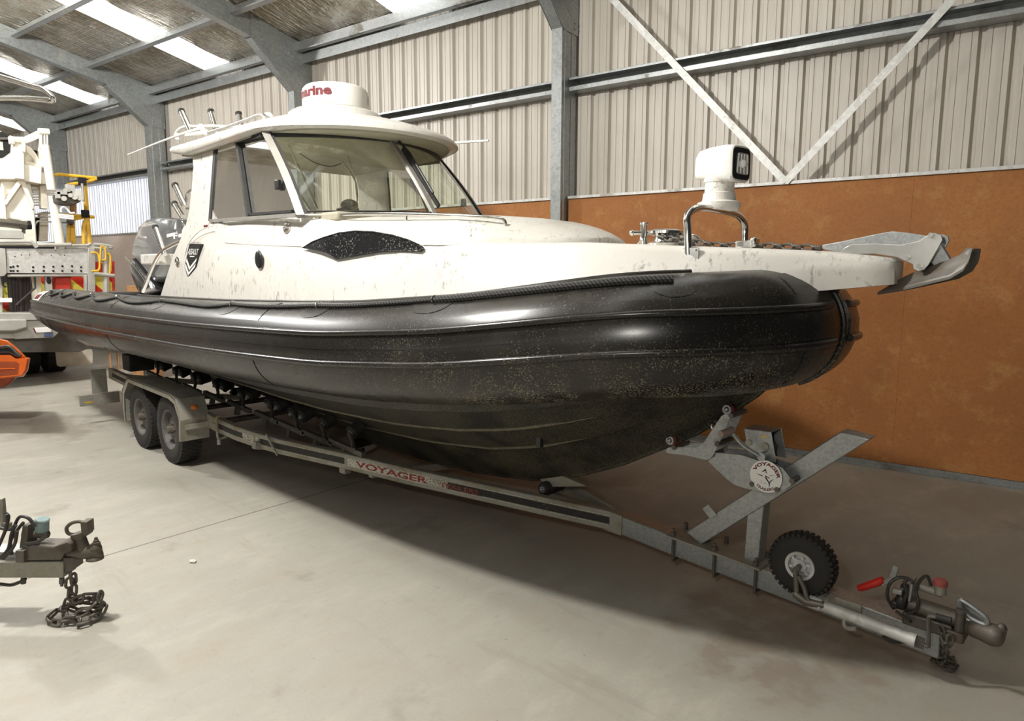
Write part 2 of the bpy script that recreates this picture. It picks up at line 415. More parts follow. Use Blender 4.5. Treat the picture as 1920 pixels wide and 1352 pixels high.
def text_mesh(txt, size=1.0, bold=0.0, depth=0.0):
    """flat lettering as vertices (x,y) and faces, centred"""
    c = bpy.data.curves.new('lettering', 'FONT'); c.body = txt; c.size = size; c.align_x = 'CENTER'; c.align_y = 'CENTER'; c.offset = bold; c.resolution_u = 3
    o = bpy.data.objects.new('lettering', c); COL.objects.link(o)
    bpy.context.view_layer.update()
    me = bpy.data.meshes.new_from_object(o.evaluated_get(bpy.context.evaluated_depsgraph_get()))
    vs = [(v.co.x, v.co.y) for v in me.vertices]; fs = [tuple(p.vertices) for p in me.polygons]
    bpy.data.objects.remove(o); bpy.data.meshes.remove(me); bpy.data.curves.remove(c)
    return vs, fs
def put_text(mb, txt, fn, w=None, h=None, bold=0.0):
    vs, fs = text_mesh(txt, 1.0, bold)
    x0, x1 = min(v[0] for v in vs), max(v[0] for v in vs); y0, y1 = min(v[1] for v in vs), max(v[1] for v in vs)
    mb.add([fn((v[0] - x0) / (x1 - x0), (v[1] - y0) / (y1 - y0)) for v in vs], fs)
exec_parts = []

# ================================================================== THE SHED (own axes, turned by SHED about the camera's foot)
def shed(o): o.rotation_euler = (0, 0, SHED); return o
def sh(o, label=None): shed(o); return struct(o, label)
WY = 7.08            # face of the wall boards
SLOPE = .2
def roofz(y): return 5.32 + (7.15 - y) * SLOPE
RX = Matrix.Rotation(-math.atan(SLOPE), 3, 'X')
# floor
fb = MB(); fb.lohi((-32, -14, -.25), (9, 13, 0)); struct(fb.build('floor', 'concrete_floor'), 'pale dusty concrete floor of the shed with brown stains')
# corrugated steel wall
def corrugated(x0, x1, z0, z1, y, pitch=.235, dep=.04):
    b = MB(); pts = []; x = x0
    while x < x1:
        for dx, dy in ((0, 0), (.030, 0), (.034, .007), (.042, .007), (.046, 0), (.118, 0), (.122, .007), (.130, .007), (.134, 0), (.165, 0), (.182, dep), (.212, dep), (.229, 0)):
            pts.append((x + dx, y + dy))
        x += pitch
    n = len(pts)
    vs = [(p[0], p[1], z0) for p in pts] + [(p[0], p[1], z1) for p in pts] + [(p[0], p[1] + .004, z1) for p in pts] + [(p[0], p[1] + .004, z0) for p in pts]
    fs = []
    for r in range(3):
        for i in range(n - 1): fs.append((r * n + i, r * n + i + 1, (r + 1) * n + i + 1, (r + 1) * n + i))
    b.add(vs, fs); return b
sh(corrugated(-13.6, 2.6, 0, 5.36, 7.285).build('wall_right', 'beige_steel_sheet', angle=20), 'beige ribbed steel sheet wall behind the boat')
wl = corrugated(-23.0, -13.6, 3.72, 5.36, 7.285); sh(wl.build('wall_right_end', 'beige_steel_sheet', angle=20), 'beige ribbed steel sheets above the bright wall sheets')
sh(corrugated(-17.75, -13.6, 2.5, 3.74, 7.285).build('window_1', 'translucent_wall_sheet', angle=20), 'bright translucent ribbed wall sheet behind the yellow frame')
sh(corrugated(-23.0, -17.75, 2.5, 3.74, 7.285).build('window_2', 'translucent_wall_sheet', angle=20), 'bright translucent ribbed wall sheet in the far bay')
wb = MB(); wb.lohi((-23.2, -6, 0), (-23.0, 7.3, 7.4)); sh(wb.build('wall_back', 'beige_steel_sheet'), 'far end wall of the shed')
# wall lining boards
def boards(name, x0, x1, z1, m, label, w=1.2):
    b = MB(); x = x0; first = 1.12 if m == 'orange_particleboard' else w
    while x < x1 - .05:
        e = min(x + (first if x == x0 else w), x1); b.lohi((x + .0006, WY, .06), (e - .0006, WY + .016, z1 - random.uniform(0, .012))); x = e
    sh(b.build(name, m, flat=True), label)
boards('wall_lining_right', -4.20, 2.6, 2.69, 'orange_particleboard', 'orange brown particleboard lining to the right of the steel column', 2.43)
boards('wall_lining_middle', -9.04, -4.36, 2.69, 'orange_particleboard', 'orange brown particleboard lining behind the cabin', 2.43)
boards('wall_lining_rear', -13.45, -9.2, 2.60, 'pale_particleboard', 'pale particleboard lining behind the outboard motor', 2.43)
boards('wall_lining_far', -17.75, -13.63, 2.57, 'pale_particleboard', 'pale pinkish particleboard lining under the bright wall sheets', 2.43)
# top capping and bottom angle
for k, (x0, x1, z) in enumerate(((-4.20, 2.6, 2.70), (-9.04, -4.36, 2.70), (-17.75, -13.63, 2.58))):
    b = MB(); b.lohi((x0, WY - .02, z), (x1, WY + .15, z + .012)); b.lohi((x0, WY - .022, z - .02), (x1, WY - .018, z + .012))
    sh(b.build('trim_%d' % (k + 1), 'galvanised_light', bevel=.002), 'thin metal capping along the top of the wall boards')
b = MB(); b.lohi((-20, WY - .05, .0), (2.6, WY - .046 + .05, .012)); b.lohi((-20, WY - .012, .0), (2.6, WY - .004, .058)); sh(b.build('baseboard_right', 'galvanised', bevel=.002), 'steel angle along the foot of the wall')
# girts: C sections lying on the wall
def girt(x0, x1, z, n):
    b = MB(); y0, y1 = WY + .005, 7.275
    b.lohi((x0, y1 - .003, z), (x1, y1, z + .15)); b.lohi((x0, y0, z), (x1, y1, z + .003)); b.lohi((x0, y0, z + .147), (x1, y1, z + .15))
    b.lohi((x0, y0, z), (x1, y0 + .003, z + .045)); b.lohi((x0, y0, z + .125), (x1, y0 + .003, z + .15))
    x = x0 + .3
    while x < x1:
        b.cyl((x, y0 - .004, z + .022), (x, y0 + .002, z + .022), .008, 8); x += .42
    sh(b.build('trim_%d' % n, 'galvanised'), 'galvanised steel girt rail across the wall sheets')
girt(-4.22, 2.6, 3.91, 4); girt(-9.04, -4.37, 3.91, 5); girt(-13.45, -9.2, 3.75, 6); girt(-17.75, -13.62, 3.69, 7)
# eave purlin pair
def zee(b, x0, x1, y, z, h, w, tilt=True):
    def P(x, dy, dz): 
        p = V((0, dy, dz)); p = (RX @ p) if tilt else p
        return V((x, y, z)) + V((0, p.y, p.z))
    def plate(a0, a1, c0, c1):
        b.add([P(x, dy, dz) for x in (x0, x1) for dy in (a0, a1) for dz in (c0, c1)], [(0, 1, 3, 2), (4, 6, 7, 5), (0, 4, 5, 1), (2, 3, 7, 6), (0, 2, 6, 4), (1, 5, 7, 3)])
    plate(-.003, .003, -h, 0); plate(-w, 0, -h, -h + .005); plate(0, w, -.005, 0); plate(-w, -w + .004, -h, -h + .022)
b = MB(); zee(b, -18.2, 2.6, 7.05, 5.33, .17, .07, False); b.lohi((-18.2, 7.12, 5.10), (2.6, 7.275, 5.16)); b.lohi((-18.2, 7.115, 5.02), (2.6, 7.125, 5.16)); sh(b.build('trim_8', 'galvanised'), 'galvanised eave purlin along the top of the wall')
for k, y in enumerate((6.0, 4.88, 3.76, 2.6)):
    b = MB(); zee(b, -23, 2.6, y, roofz(y) - .005, .16, .075)
    sh(b.build('purlin_beam', 'galvanised'), 'galvanised steel purlin under the foil roof, %s from the wall' % ('first', 'second', 'third', 'fourth')[k])
# roof lining between the skylight strips
SKY = [(-20.3, -19.5), (-16.1, -15.3), (-11.67, -10.9), (-7.0, -6.2), (-2.2, -1.4)]
edges = [-23.0]
for a, c in SKY: edges += [a, c]
edges.append(2.8)
b = MB()
for i in range(0, len(edges), 2):
    x0, x1 = edges[i], edges[i + 1]; nx, ny = max(2, int((x1 - x0) / .35)), 40
    vs = []; 
    for jx in range(nx + 1):
        for jy in range(ny + 1):
            x = x0 + (x1 - x0) * jx / nx; y = 7.28 - 13.3 * jy / ny
            sag = .035 * abs(math.sin((y - 6.0) / 1.12 * PI)) * random.uniform(.5, 1.2)
            vs.append((x, y, roofz(y) + .002 - sag * .6 + random.uniform(-.006, .006)))
    fs = [(i2 * (ny + 1) + j2, (i2 + 1) * (ny + 1) + j2, (i2 + 1) * (ny + 1) + j2 + 1, i2 * (ny + 1) + j2 + 1) for i2 in range(nx) for j2 in range(ny)]
    b.add(vs, fs)
sh(b.build('ceiling', 'foil_insulation', angle=60), 'silver foil roof insulation held up by wire mesh')
for k, (a, c) in enumerate(SKY):
    b = MB(); q = [(a, 7.28), (c, 7.28), (c, -6.0), (a, -6.0)]
    b.add([(x, y, roofz(y) - .012) for x, y in q] + [(x, y, roofz(y) + .05) for x, y in q], [(3, 2, 1, 0), (4, 5, 6, 7), (0, 1, 5, 4), (1, 2, 6, 5), (2, 3, 7, 6), (3, 0, 4, 7)])
    sh(b.build('window_%d' % (k + 3), 'skylight_panel', flat=True), 'bright translucent skylight strip in the roof')
# the other half of the shed, met only in reflections
b = MB(); b.add([(-23, -6.0, roofz(-6.0)), (2.8, -6.0, roofz(-6.0)), (2.8, -13.2, roofz(-6.0) - 1.4), (-23, -13.2, roofz(-6.0) - 1.4)], [(0, 1, 2, 3)]); b.add([(-23, -6.0, roofz(-6.0) + .01), (2.8, -6.0, roofz(-6.0) + .01), (2.8, -13.2, roofz(-6.0) - 1.39), (-23, -13.2, roofz(-6.0) - 1.39)], [(3, 2, 1, 0)])
sh(b.build('ceiling_left', 'foil_insulation'), 'silver foil lining of the other roof slope')
b = MB(); b.lohi((-23, -13.2, 0), (2.8, -13.1, 2.6)); b.lohi((-23, -13.2, 3.8), (2.8, -13.1, 6.5)); sh(b.build('wall_left', 'beige_steel_sheet'), 'beige steel wall on the other side of the shed')
b = MB()
for x in (-21, -16, -11, -6, -1.5): b.lohi((x, -13.16, 2.6), (x + 3.6, -13.12, 3.8))
sh(b.build('window_9', 'skylight_panel'), 'unseen glowing band added to the other wall for reflections')  # glowing strips added so windows and tubes mirror something bright
# chicken wire under the foil
b = MB()
for (x0, x1) in ((-10.88, -9.1), (-13.5, -11.7)):
    x = x0
    while x < x1:
        y = 5.9
        b.tube([(x, 7.1, roofz(7.1) - .03), (x + .03, 6.6, roofz(6.6) - .05), (x - .02, 6.1, roofz(6.1) - .04), (x, 5, roofz(5) - .04)], .0022, 4); x += .085
    for k in range(24):
        y = 7.1 - k * .085; b.tube([(x0, y, roofz(y) - .042), (x1, y, roofz(y) - .042)], .0022, 4)
sh(b.build('ceiling_mesh', 'galvanised'), 'thin wire netting holding up the foil insulation')
# portal frames
def portal(xr, n, haunch=True, label=''):
    """xr = face of the column that looks towards the bow"""
    xl = xr - .14
    b = MB()
    yf, yb = 6.93, 7.25
    b.lohi((xl, yf, 0), (xr, yf + .004, 5.3))                     # front web
    b.lohi((xr - .004, yf, 0), (xr, yb, 5.3)); b.lohi((xl, yf, 0), (xl + .004, yb, 5.3))
    for y in (yf + .055, yf + .20): b.lohi((xr, y, 0), (xr + .006, y + .05, 5.3))
    sh(b.build('steel_column', 'galvanised_portal', bevel=.003), label)
    r = MB(); y0 = 6.25 if haunch else 6.93; y1 = -6
    d = .30
    for (xa, xb) in ((xr - .004, xr), (xl, xl + .004)):
        r.prism([(xa, y0, roofz(y0) - .02), (xa, y1, roofz(y1) - .02), (xa, y1, roofz(y1) - .02 - d), (xa, y0, roofz(y0) - .02 - d)], (xb - xa, 0, 0))
    r.prism([(xl, y0, roofz(y0) - .02 - d), (xl, y1, roofz(y1) - .02 - d), (xl, y1, roofz(y1) - .015 - d), (xl, y0, roofz(y0) - .015 - d)], (xr - xl, 0, 0))
    for dz in (.07, .235):
        r.prism([(xr, y0, roofz(y0) - dz), (xr, y1, roofz(y1) - dz), (xr, y1, roofz(y1) - dz - .012), (xr, y0, roofz(y0) - dz - .012)], (.006, 0, 0))
    sh(r.build('rafter_beam', 'galvanised_portal', bevel=.002), 'sloping galvanised roof rafter' + label.split('column')[1] if haunch else 'sloping galvanised roof rafter')
    if haunch:
        h = MB(); zb = 4.56
        poly = [(7.27, roofz(7.27) - .02), (6.22, roofz(6.22) - .02), (6.22, roofz(6.22) - .34), (7.0 - .05, zb), (7.27, zb)]
        for xa, th in ((xr + .006, .005), (xl - .006, -.005)):
            h.prism([(xa, y, z) for y, z in poly], (th, 0, 0))
        h.prism([(xl, 6.22, roofz(6.22) - .34), (xl, 6.95, zb), (xl, 6.955, zb + .006), (xl, 6.225, roofz(6.22) - .334)], (xr - xl, 0, 0))
        h.prism([(xr + .011, 6.60, 5.12), (xr + .011, 7.12, 4.72), (xr + .011, 7.125, 4.726), (xr + .011, 6.605, 5.126)], (.004, 0, 0))
        bolts = [(6.32, .08), (6.42, .08), (6.32, .27), (6.40, .29), (6.85, .10), (6.93, .12), (6.85, .27), (6.93, .29), (7.08, .12), (7.18, .14), (7.08, .22), (7.18, .24)]
        for y, dz in bolts: h.ball((xr + .012, y, roofz(y) - dz), .012, 8, 5)
        for y, z in ((7.03, 4.62), (7.03, 4.68), (7.19, 4.62), (7.19, 4.68)): h.ball((xr + .012, y, z), .012, 8, 5)
        sh(h.build('haunch_beam', 'galvanised_portal'), 'bolted galvanised knee plate' + label.split('column')[1])
portal(-4.22, 0, True, 'galvanised steel column between the orange boards behind the foredeck')
portal(-9.05, 1, True, 'galvanised steel column behind the radar dome')
portal(-13.50, 2, True, 'galvanised steel column behind the outboard motor')
portal(-17.90, 3, True, 'galvanised steel column in the far corner behind the crane truck')
portal(.70, 4, True, 'galvanised steel column to the right of the brace')
# cross-bracing straps
def strap(p, q, label):
    p, q = V(p), V(q); b = MB(); d = (q - p).normalized(); n = V((0, 1, 0)); s = d.cross(n).normalized() * .035
    b.prism([p - s, p + s, q + s, q - s], (0, .004, 0))
    L = (q - p).length; k = .06
    while k < L:
        for o in (-.014, .014):
            c = p + d * k + s.normalized() * o; b.cyl(c + V((0, -.0015, 0)), c + V((0, .001, 0)), .0045, 6)
        k += .06
    b2 = b; return sh(b2.build('trim_strap', 'galvanised_light'), label)
strap((-1.735, WY - .03, 2.70), (-4.05, WY - .03, 5.22), 'punched steel brace strap rising to the left column')
strap((-1.735, WY - .037, 2.70), (.60, WY - .037, 5.3), 'punched steel brace strap rising to the right')

# ================================================================== THE BOAT
boat = thing('inflatable_boat', (-5.5, YC, .4), 'large black rigid inflatable boat with white cabin, sitting on the galvanised trailer', 'boat')
B_HALF, R_T, X_K, X_T, EXPO = 1.213, .302, -5.476, -1.437, 2.667
ZK = [1.270, 1.291, 1.313, 1.338, 1.404, 1.525, 1.56]
def collar_path():
    pts = []
    n = 64; a = X_T - X_K
    for k in range(n + 1):
        th = (PI / 2) * k / n
        pts.append((X_K + a * math.sin(th) ** (2 / EXPO), B_HALF * max(math.cos(th), 0) ** (2 / EXPO)))
    # resample by length
    S = [0]
    for i in range(1, len(pts)): S.append(S[-1] + math.hypot(pts[i][0] - pts[i - 1][0], pts[i][1] - pts[i - 1][1]))
    tot = S[-1]; out = []
    m = 56
    for k in range(m + 1):
        s = tot * k / m
        x = lerp(s, S, [p[0] for p in pts]); y = lerp(s, S, [p[1] for p in pts])
        out.append((x, y, s / tot))
    path = []
    for x in [-11.30, -11.27, -11.2, -11.05, -10.7, -10.3, -9.8, -9.4, -9.0, -8.6, -8.2, -7.8, -7.4, -7.0, -6.6, -6.2, -5.9, -5.65]: path.append((x, B_HALF, 0, x))
    for x, y, u in out: path.append((x, y, u, x))
    res = []
    for x, y, u, _ in path:
        kn = [0, .2, .4, .6, .8, 1.0]
        z = lerp(u, kn, ZK[1:]) if u > 0 else lerp(x, [-11.2, -9, -7.2, X_K], [1.315, 1.27, 1.272, 1.291])
        r = R_T
        if x < -9.4: r = R_T * lerp(x, [-11.30, -11.27, -11.2, -11.05, -10.7, -10.3, -9.8, -9.4], [.46, .60, .70, .80, .90, .965, .99, 1.0])
        res.append([x, y, z, r])
    z = [p[2] for p in res]
    for _ in range(4): z = [z[0]] + [(z[i - 1] + z[i] * 2 + z[i + 1]) / 4 for i in range(1, len(z) - 1)] + [(z[-2] + z[-1]) / 2 if False else z[-1]]
    for p, q in zip(res, z): p[2] = q
    return res
HALF = collar_path()
FULL = [(x, -y, z, r) for x, y, z, r in HALF] + [(x, y, z, r) for x, y, z, r in HALF[::-1][1:]]     # starboard (near) side first
NF = len(FULL)
FR = []
for i in range(NF):
    p = V(FULL[i][:3]); a = V(FULL[max(i - 1, 0)][:3]); c = V(FULL[min(i + 1, NF - 1)][:3])
    t = (c - a).normalized(); out = t.cross(UP).normalized(); up = out.cross(t)     # out = outboard
    FR.append((p + V((0, YC, 0)), out, up, FULL[i][3]))
def collar(i, phi, off=0.0):
    """point on the collar at path index i (may be fractional), phi degrees up from outboard"""
    k = int(max(0, min(NF - 2, math.floor(i)))); t = i - k
    p, o, u, r = [FR[k][q] * (1 - t) + FR[k + 1][q] * t for q in range(4)]
    a = math.radians(phi); return p + (o.normalized() * math.cos(a) + u.normalized() * math.sin(a)) * (r + off)
def idx_x(x):
    for i in range(len(HALF) - 1):
        if HALF[i][0] <= x <= HALF[i + 1][0]: return i + (x - HALF[i][0]) / (HALF[i + 1][0] - HALF[i][0])
    return 0 if x < HALF[0][0] else len(HALF) - 1
b = MB(); b.loft([[collar(i, 360 * k / 48) for k in range(48)] for i in range(NF)])
col = b.build('inflatable_collar', 'black_hypalon', boat, angle=60)
# raised rubbing band with two ribs
iend = len(HALF) - 1
def strip(p0, p1, off, i0, i1, mb, step=.5, seg=8):
    rings = []; i = i0
    while i <= i1 + 1e-6:
        top = [collar(i, p0 + (p1 - p0) * k / seg, off) for k in range(seg + 1)]; bot = [collar(i, p0 + (p1 - p0) * k / seg, -.004) for k in range(seg, -1, -1)]
        rings.append(top + bot); i += step
    mb.loft(rings)
for side in (0, 1):
    def si(i): return i if side == 0 else NF - 1 - i
    b = MB()
    i0, i1 = (1.2, iend - .9)
    a0, a1 = (i0, i1) if side == 0 else (NF - 1 - i1, NF - 1 - i0)
    strip(-14, 38, .006, a0, a1, b); strip(-10, 28, .011, a0, a1, b); strip(7, 9.5, .014, a0, a1, b)
    band = b.build('rubbing_band', 'black_hypalon_band', boat, angle=30)
    for ph in (24, -8):
        b = MB(); pts = []; i = a0
        while i <= a1: pts.append(collar(i, ph, .016)); i += .5
        b.tube(pts, .019, 10); b.build('rubbing_rib', 'black_hypalon_band', band)
b = MB()      # bow wear patches and centre seam
strip(-62, 68, .0045, iend - 3.3, iend - .05, b, .325, 20); strip(-62, 68, .0045, iend + .05, iend + 3.3, b, .35, 20)
b.build('bow_patch', 'black_hypalon_band', boat, angle=40)
b = MB(); b.tube([collar(iend, -70 + 5 * k, .006) for k in range(29)], .014, 8); b.build('bow_seam', 'black_hypalon_band', boat)
for x in (-10.45, -10.05, -7.6, -4.4):   # fabric joints
    b = MB(); i = idx_x(x); strip(-60, 80, .0035, i, i + .06, b, .03, 24); b.build('fabric_seam', 'black_hypalon_band', col)
# upper lacing flap where collar meets hull
b = MB(); pts = [collar(i * .5, 96, -.005) for i in range(int(idx_x(-7.6) * 2), int((iend - 7) * 2))]; b.tube(pts, .022, 8); b.build('collar_flap', 'black_hypalon_band', boat)
# grab rope along the top, looped at the stern
anch = [idx_x(x) for x in (-10.35, -9.85, -9.3, -8.6, -7.7, -6.45, -5.0, -3.85, -2.85, -1.72)]
phis = [62, 62, 64, 66, 66, 66, 66, 67, 68, 62]
pts = []
for k in range(len(anch) - 1):
    sag = (15, 15, 15, 15, 12, 8, 4, 2, 2)[k]
    for j in range(10):
        t = j / 10; i = anch[k] + (anch[k + 1] - anch[k]) * t
        pts.append(collar(i, phis[k] + (phis[k + 1] - phis[k]) * t - sag * math.sin(PI * t), .012))
pts.append(collar(anch[-1], phis[-1], .012))
b = MB(); b.tube(pts, .013, 8); rp = b.build('grab_rope', 'black_rope', boat)
b = MB(); b.tube([p for p in pts if p.x > -2.9], .019, 8); b.build('rope_sleeve', 'black_rope', rp)
for k, i in enumerate(anch):
    b = MB(); rings = []
    for j in range(13):
        t = -1 + 2 * j / 12; w = 15 * math.sqrt(max(0, 1 - t * t)) + .4
        d = .14 * t; ii = idx_x(HALF[int(i)][0] + (i - int(i)) * (HALF[min(int(i) + 1, iend)][0] - HALF[int(i)][0]) + d) if k < 9 else i + d * 8
        rings.append([collar(ii, phis[k] - 6 - w + 2 * w * q / 6, .0025) for q in range(7)] + [collar(ii, phis[k] - 6 - w + 2 * w * q / 6, -.003) for q in range(6, -1, -1)])
    b.loft(rings); pt = b.build('rope_patch', 'black_hypalon_band', boat)
    if k < 9:
        c = collar(i, phis[k], .012); b = MB(); b.tube([c + V((0, .022 * math.cos(a), .022 * math.sin(a))) for a in [2 * PI * q / 12 for q in range(12)]], .004, 6, closed=True); b.build('rope_ring', 'stainless', pt)
# maker's sticker on the tip of the near tube
def stick(u, v, off=.004): return collar(idx_x(-11.05 + .50 * u), 18 + 46 * v, off)
def patch(mb, u0, u1, v0, v1, off, n=6):
    vs = [stick(u0 + (u1 - u0) * i / n, v0 + (v1 - v0) * j / n, off) for i in range(n + 1) for j in range(n + 1)]
    mb.add(vs, [(i * (n + 1) + j, (i + 1) * (n + 1) + j, (i + 1) * (n + 1) + j + 1, i * (n + 1) + j + 1) for i in range(n) for j in range(n)])
b = MB(); patch(b, 0, 1, 0, 1, .006, 10); stk = tag(b.build('maker_sticker', 'white_print', boat), 'small white maker sticker with dark and red print')
b = MB(); patch(b, .12, .8, .30, .68, .008); b.build('sticker_block', 'maroon_print', stk)
b = MB(); patch(b, .1, .9, .08, .18, .008); b.build('sticker_line', 'red_print', stk)
b = MB(); put_text(b, 'S     T', lambda u, v: stick(.15 + .75 * u, .36 + .26 * v, .010), bold=.02); patch(b, .72, .85, .82, .9, .008); b.build('sticker_lettering', 'black_print', stk)

# ---- black hull below the collar
def bowy(x):     # collar centre half breadth
    i = idx_x(x); k = min(int(i), iend - 1); t = i - k; return HALF[k][1] * (1 - t) + HALF[k + 1][1] * t, HALF[k][2] * (1 - t) + HALF[k + 1][2] * t
HX = [-9.55, -9.0, -8, -7, -6, -5.3, -4.7, -4.2, -3.8, -3.5, -3.2, -2.95, -2.7, -2.4, -2.1, -1.9, -1.75, -1.64, -1.55, -1.47]
KX = [-9.55, -7, -6, -5.3, -4.7, -3.87, -3.2, -2.79, -2.36, -1.854, -1.667, -1.563, -1.47]; KZ = [.52, .43, .36, .29, .262, .285, .365, .48, .667, .96, 1.113, 1.193, 1.29]
def hull_half(x):
    yt, zt = bowy(x); k = lerp(x, KX, KZ)
    yc = max(yt - .10, .03); zc = zt - .265
    if x > -1.9: yc = min(yc, lerp(x, [-1.9, -1.75, -1.6, -1.47], [.62, .44, .22, .03])); zc = zt - lerp(x, [-1.9, -1.47], [.265, .22])
    h = zc - k
    pr = [(0.012, k - .03), (.03, k), (.36 * yc, k + .40 * h), (.38 * yc + .012, k + .372 * h), (.42 * yc + .015, k + .41 * h),
          (.66 * yc, k + .645 * h), (.68 * yc + .012, k + .615 * h), (.72 * yc + .012, k + .655 * h),
          (.96 * yc, k + .885 * h), (.98 * yc + .014, k + .85 * h), (1.03 * yc + .012, k + .92 * h), (yc + .01, zc + .10), (yc * .8, zc + .25)]
    return pr
rings = []
for x in HX:
    pr = hull_half(x); rings.append([V((x, YC - y, z)) for y, z in pr] + [V((x, YC + y, z)) for y, z in pr[::-1]])
b = MB(); b.loft(rings); hull = b.build('hull', 'black_hull_paint', boat, angle=25)
b = MB(); b.tube([(x, YC, lerp(x, KX, KZ) - .025) for x in HX], .017, 8); b.build('keel_strip', 'black_hull_paint', hull)
b = MB(); b.lohi((-9.75, YC - .95, .98), (-9.52, YC + .95, 1.55)); b.build('transom', 'black_hull_paint', boat, bevel=.02)
for sgn in (-1, 1):
    for q, x1 in ((4, -2.0), (7, -1.9)):
        b = MB(); pts = []; x = -9.5
        while x < x1: pr = hull_half(x); pts.append(V((x, YC + sgn * pr[q - 1][0], pr[q - 1][1] + .012))); x += .15
        b.tube(pts, [.018] * (len(pts) - 4) + [.015, .011, .007, .004], 6); tag(b.build('spray_rail', 'dried_mud', hull), 'spray rail pale with dried mud')
# scratched mark and fitting on the bow
p = aty(1018, 822, YC - .42); b = MB(); b.box(p + V((0, -.03, 0)), (.035, .03, .10)); b.ball(p + V((0, -.04, .05)), .018, 10, 6); tag(b.build('hull_fitting', 'black_plastic', hull), 'small fitting low on the bow')

# ---- white topsides and foredeck
TX = [-9.5, -8.4, -7.36, -7.32, -7.02, -6.85, -6.2, -5.5, -4.8, -4.2, -3.6, -3.1, -2.7, -2.35, -2.05, -1.8, -1.5, -1.2, -1.02, -.925, -.905]
def y_low(x): return lerp(x, [-9.5, -5.5, -4.3, -3.54, -3.04, -2.55, -1.97, -1.62, -1.4, -1.2, -.875], [1.06, 1.06, 1.01, .93, .83, .71, .53, .38, .26, .15, .07])
def y_dk(x): return lerp(x, [-9.5, -5.5, -4.5, -3.5, -2.6, -2, -1.5, -1.0, -.925, -.905], [1.02, 1.02, .96, .80, .57, .41, .27, .12, .095, .07])
def z_dk(x): return lerp(x, [-9.5, -7.4, -4.6, -3.3, -2.24, -2.05, -1.5, -1.18, -.875], [2.02, 2.02, 2.015, 2.01, 2.0, 1.985, 1.956, 1.937, 1.90])
rings = []
for x in TX:
    yl, yd, zd = y_low(x), y_dk(x), z_dk(x); zl = lerp(x, [-9.5, -4.3, -2.5, -1.6, -1.35, -1.2, -.875], [1.45, 1.5, 1.62, 1.74, 1.74, 1.752, 1.79])
    if x < -6.84: zd = lerp(x, [-9.5, -7.36, -7.32, -7.02, -6.85], [1.50, 1.56, 1.60, 1.93, 2.018])
    if x > -1.35: yl = yd * .8
    zz = zd - (.012 if x >= -.906 else 0)
    h = [(yl, zl), (yl * .5 + yd * .5 + .008, zl * .5 + zd * .5), (yd + .004, zd - .035), (yd - .004, zd - .012), (yd - .022, zz), (0, zz + .004)]
    rings.append([V((x, YC - y, z)) for y, z in h] + [V((x, YC + y, z)) for y, z in h[::-1][1:]])
b = MB(); b.loft(rings); tops = b.build('topsides', 'white_gelcoat', boat, angle=40)
# coachroof / cabin coaming
CX = [-6.9, -6.2, -5.5, -4.95, -4.6, -4.2, -3.8, -3.3, -3.1, -2.93, -2.8, -2.7, -2.63, -2.59, -2.575]
def unsq(x): return x if x < -3.3 else -3.3 + (x + 3.3) * 1.085 / .725
def y_co(x): return lerp(unsq(x), [-6.9, -5.5, -4.6, -4.2, -3.5, -3.0, -2.6, -2.4, -2.3, -2.24, -2.215], [.985, .985, .945, .905, .785, .665, .51, .42, .35, .25, .14])
def z_co(x): return lerp(unsq(x), [-6.9, -5.2, -4.6, -4.3, -3.9, -3.3, -3.05, -2.8, -2.6, -2.4, -2.3, -2.24, -2.215], [2.275, 2.262, 2.248, 2.225, 2.21, 2.19, 2.175, 2.145, 2.115, 2.075, 2.05, 2.02, 2.0])
rings = []
for x in CX:
    y, z = y_co(x), z_co(x); d0 = z_dk(x) - .01; r = min(.06, (z - d0) * .45 + .002)
    dz_ = lerp(x, [-4.85, -4.45, -2.8, -2.45], [0, .042, .042, .012]); z = max(z - dz_, z_dk(x) + .002)
    yb = y + .012
    h = [(yb, d0), (y - (yb - y) * 0 - .004, d0 + (z - d0) * .5), (y - .018, z - r), (y - .018 - r * .35, z - r * .3), (y - .02 - r, z), (y * .8, z + dz_ * .55), (y * .5, z + dz_ + (.018 if x > -4.4 else 0)), (0, z + dz_ + (.026 if x > -4.4 else 0))]
    rings.append([V((x, YC - q, w)) for q, w in h] + [V((x, YC + q, w)) for q, w in h[::-1][1:]])
b = MB(); b.loft(rings); coam = b.build('cabin_coaming', 'white_gelcoat', boat, angle=50)
# aft quarter of the cabin side sweeping down to the deck, on both sides
def ycab(z): return lerp(z, [1.55, 1.95, 2.05, 2.25, 2.95], [1.055, 1.03, 1.015, .975, .90])
side_poly = [(-7.32, 1.60), (-7.02, 1.95), (-6.82, 2.18), (-6.72, 2.38), (-6.68, 2.60), (-6.665, 2.79), (-6.72, 2.96), (-6.14, 2.95), (-6.18, 2.27), (-5.9, 2.2), (-5.9, 1.6)]
for sgn in (-1, 1):
    b = MB()
    zs = [1.55, 1.75, 1.95, 2.05, 2.18, 2.25, 2.38, 2.6, 2.79, 2.95]
    aft = lambda z: lerp(z, [1.55, 1.60, 1.95, 2.18, 2.38, 2.60, 2.79, 2.95], [-7.36, -7.32, -7.02, -6.82, -6.72, -6.68, -6.665, -6.72])
    fore = lambda z: -5.6 if z < 2.2 else lerp(z, [2.2, 2.27, 2.95], [-5.6, -6.18, -6.14])
    rr = []
    for z in zs:
        y = ycab(z) + .004
        rr.append([V((aft(z) + .0, YC + sgn * (y - .012), z)), V((aft(z) + .012, YC + sgn * y, z)), V((fore(z) - (.5 if z < 2.2 else .06), YC + sgn * y, z)), V((fore(z), YC + sgn * (y - (.055 if z < 2.2 else 0)), z)), V((fore(z), YC + sgn * (y - .05), z)), V((aft(z) + .012, YC + sgn * (y - .05), z))])
    b.loft(rr); b.build('cabin_quarter', 'white_gelcoat', boat, angle=35)
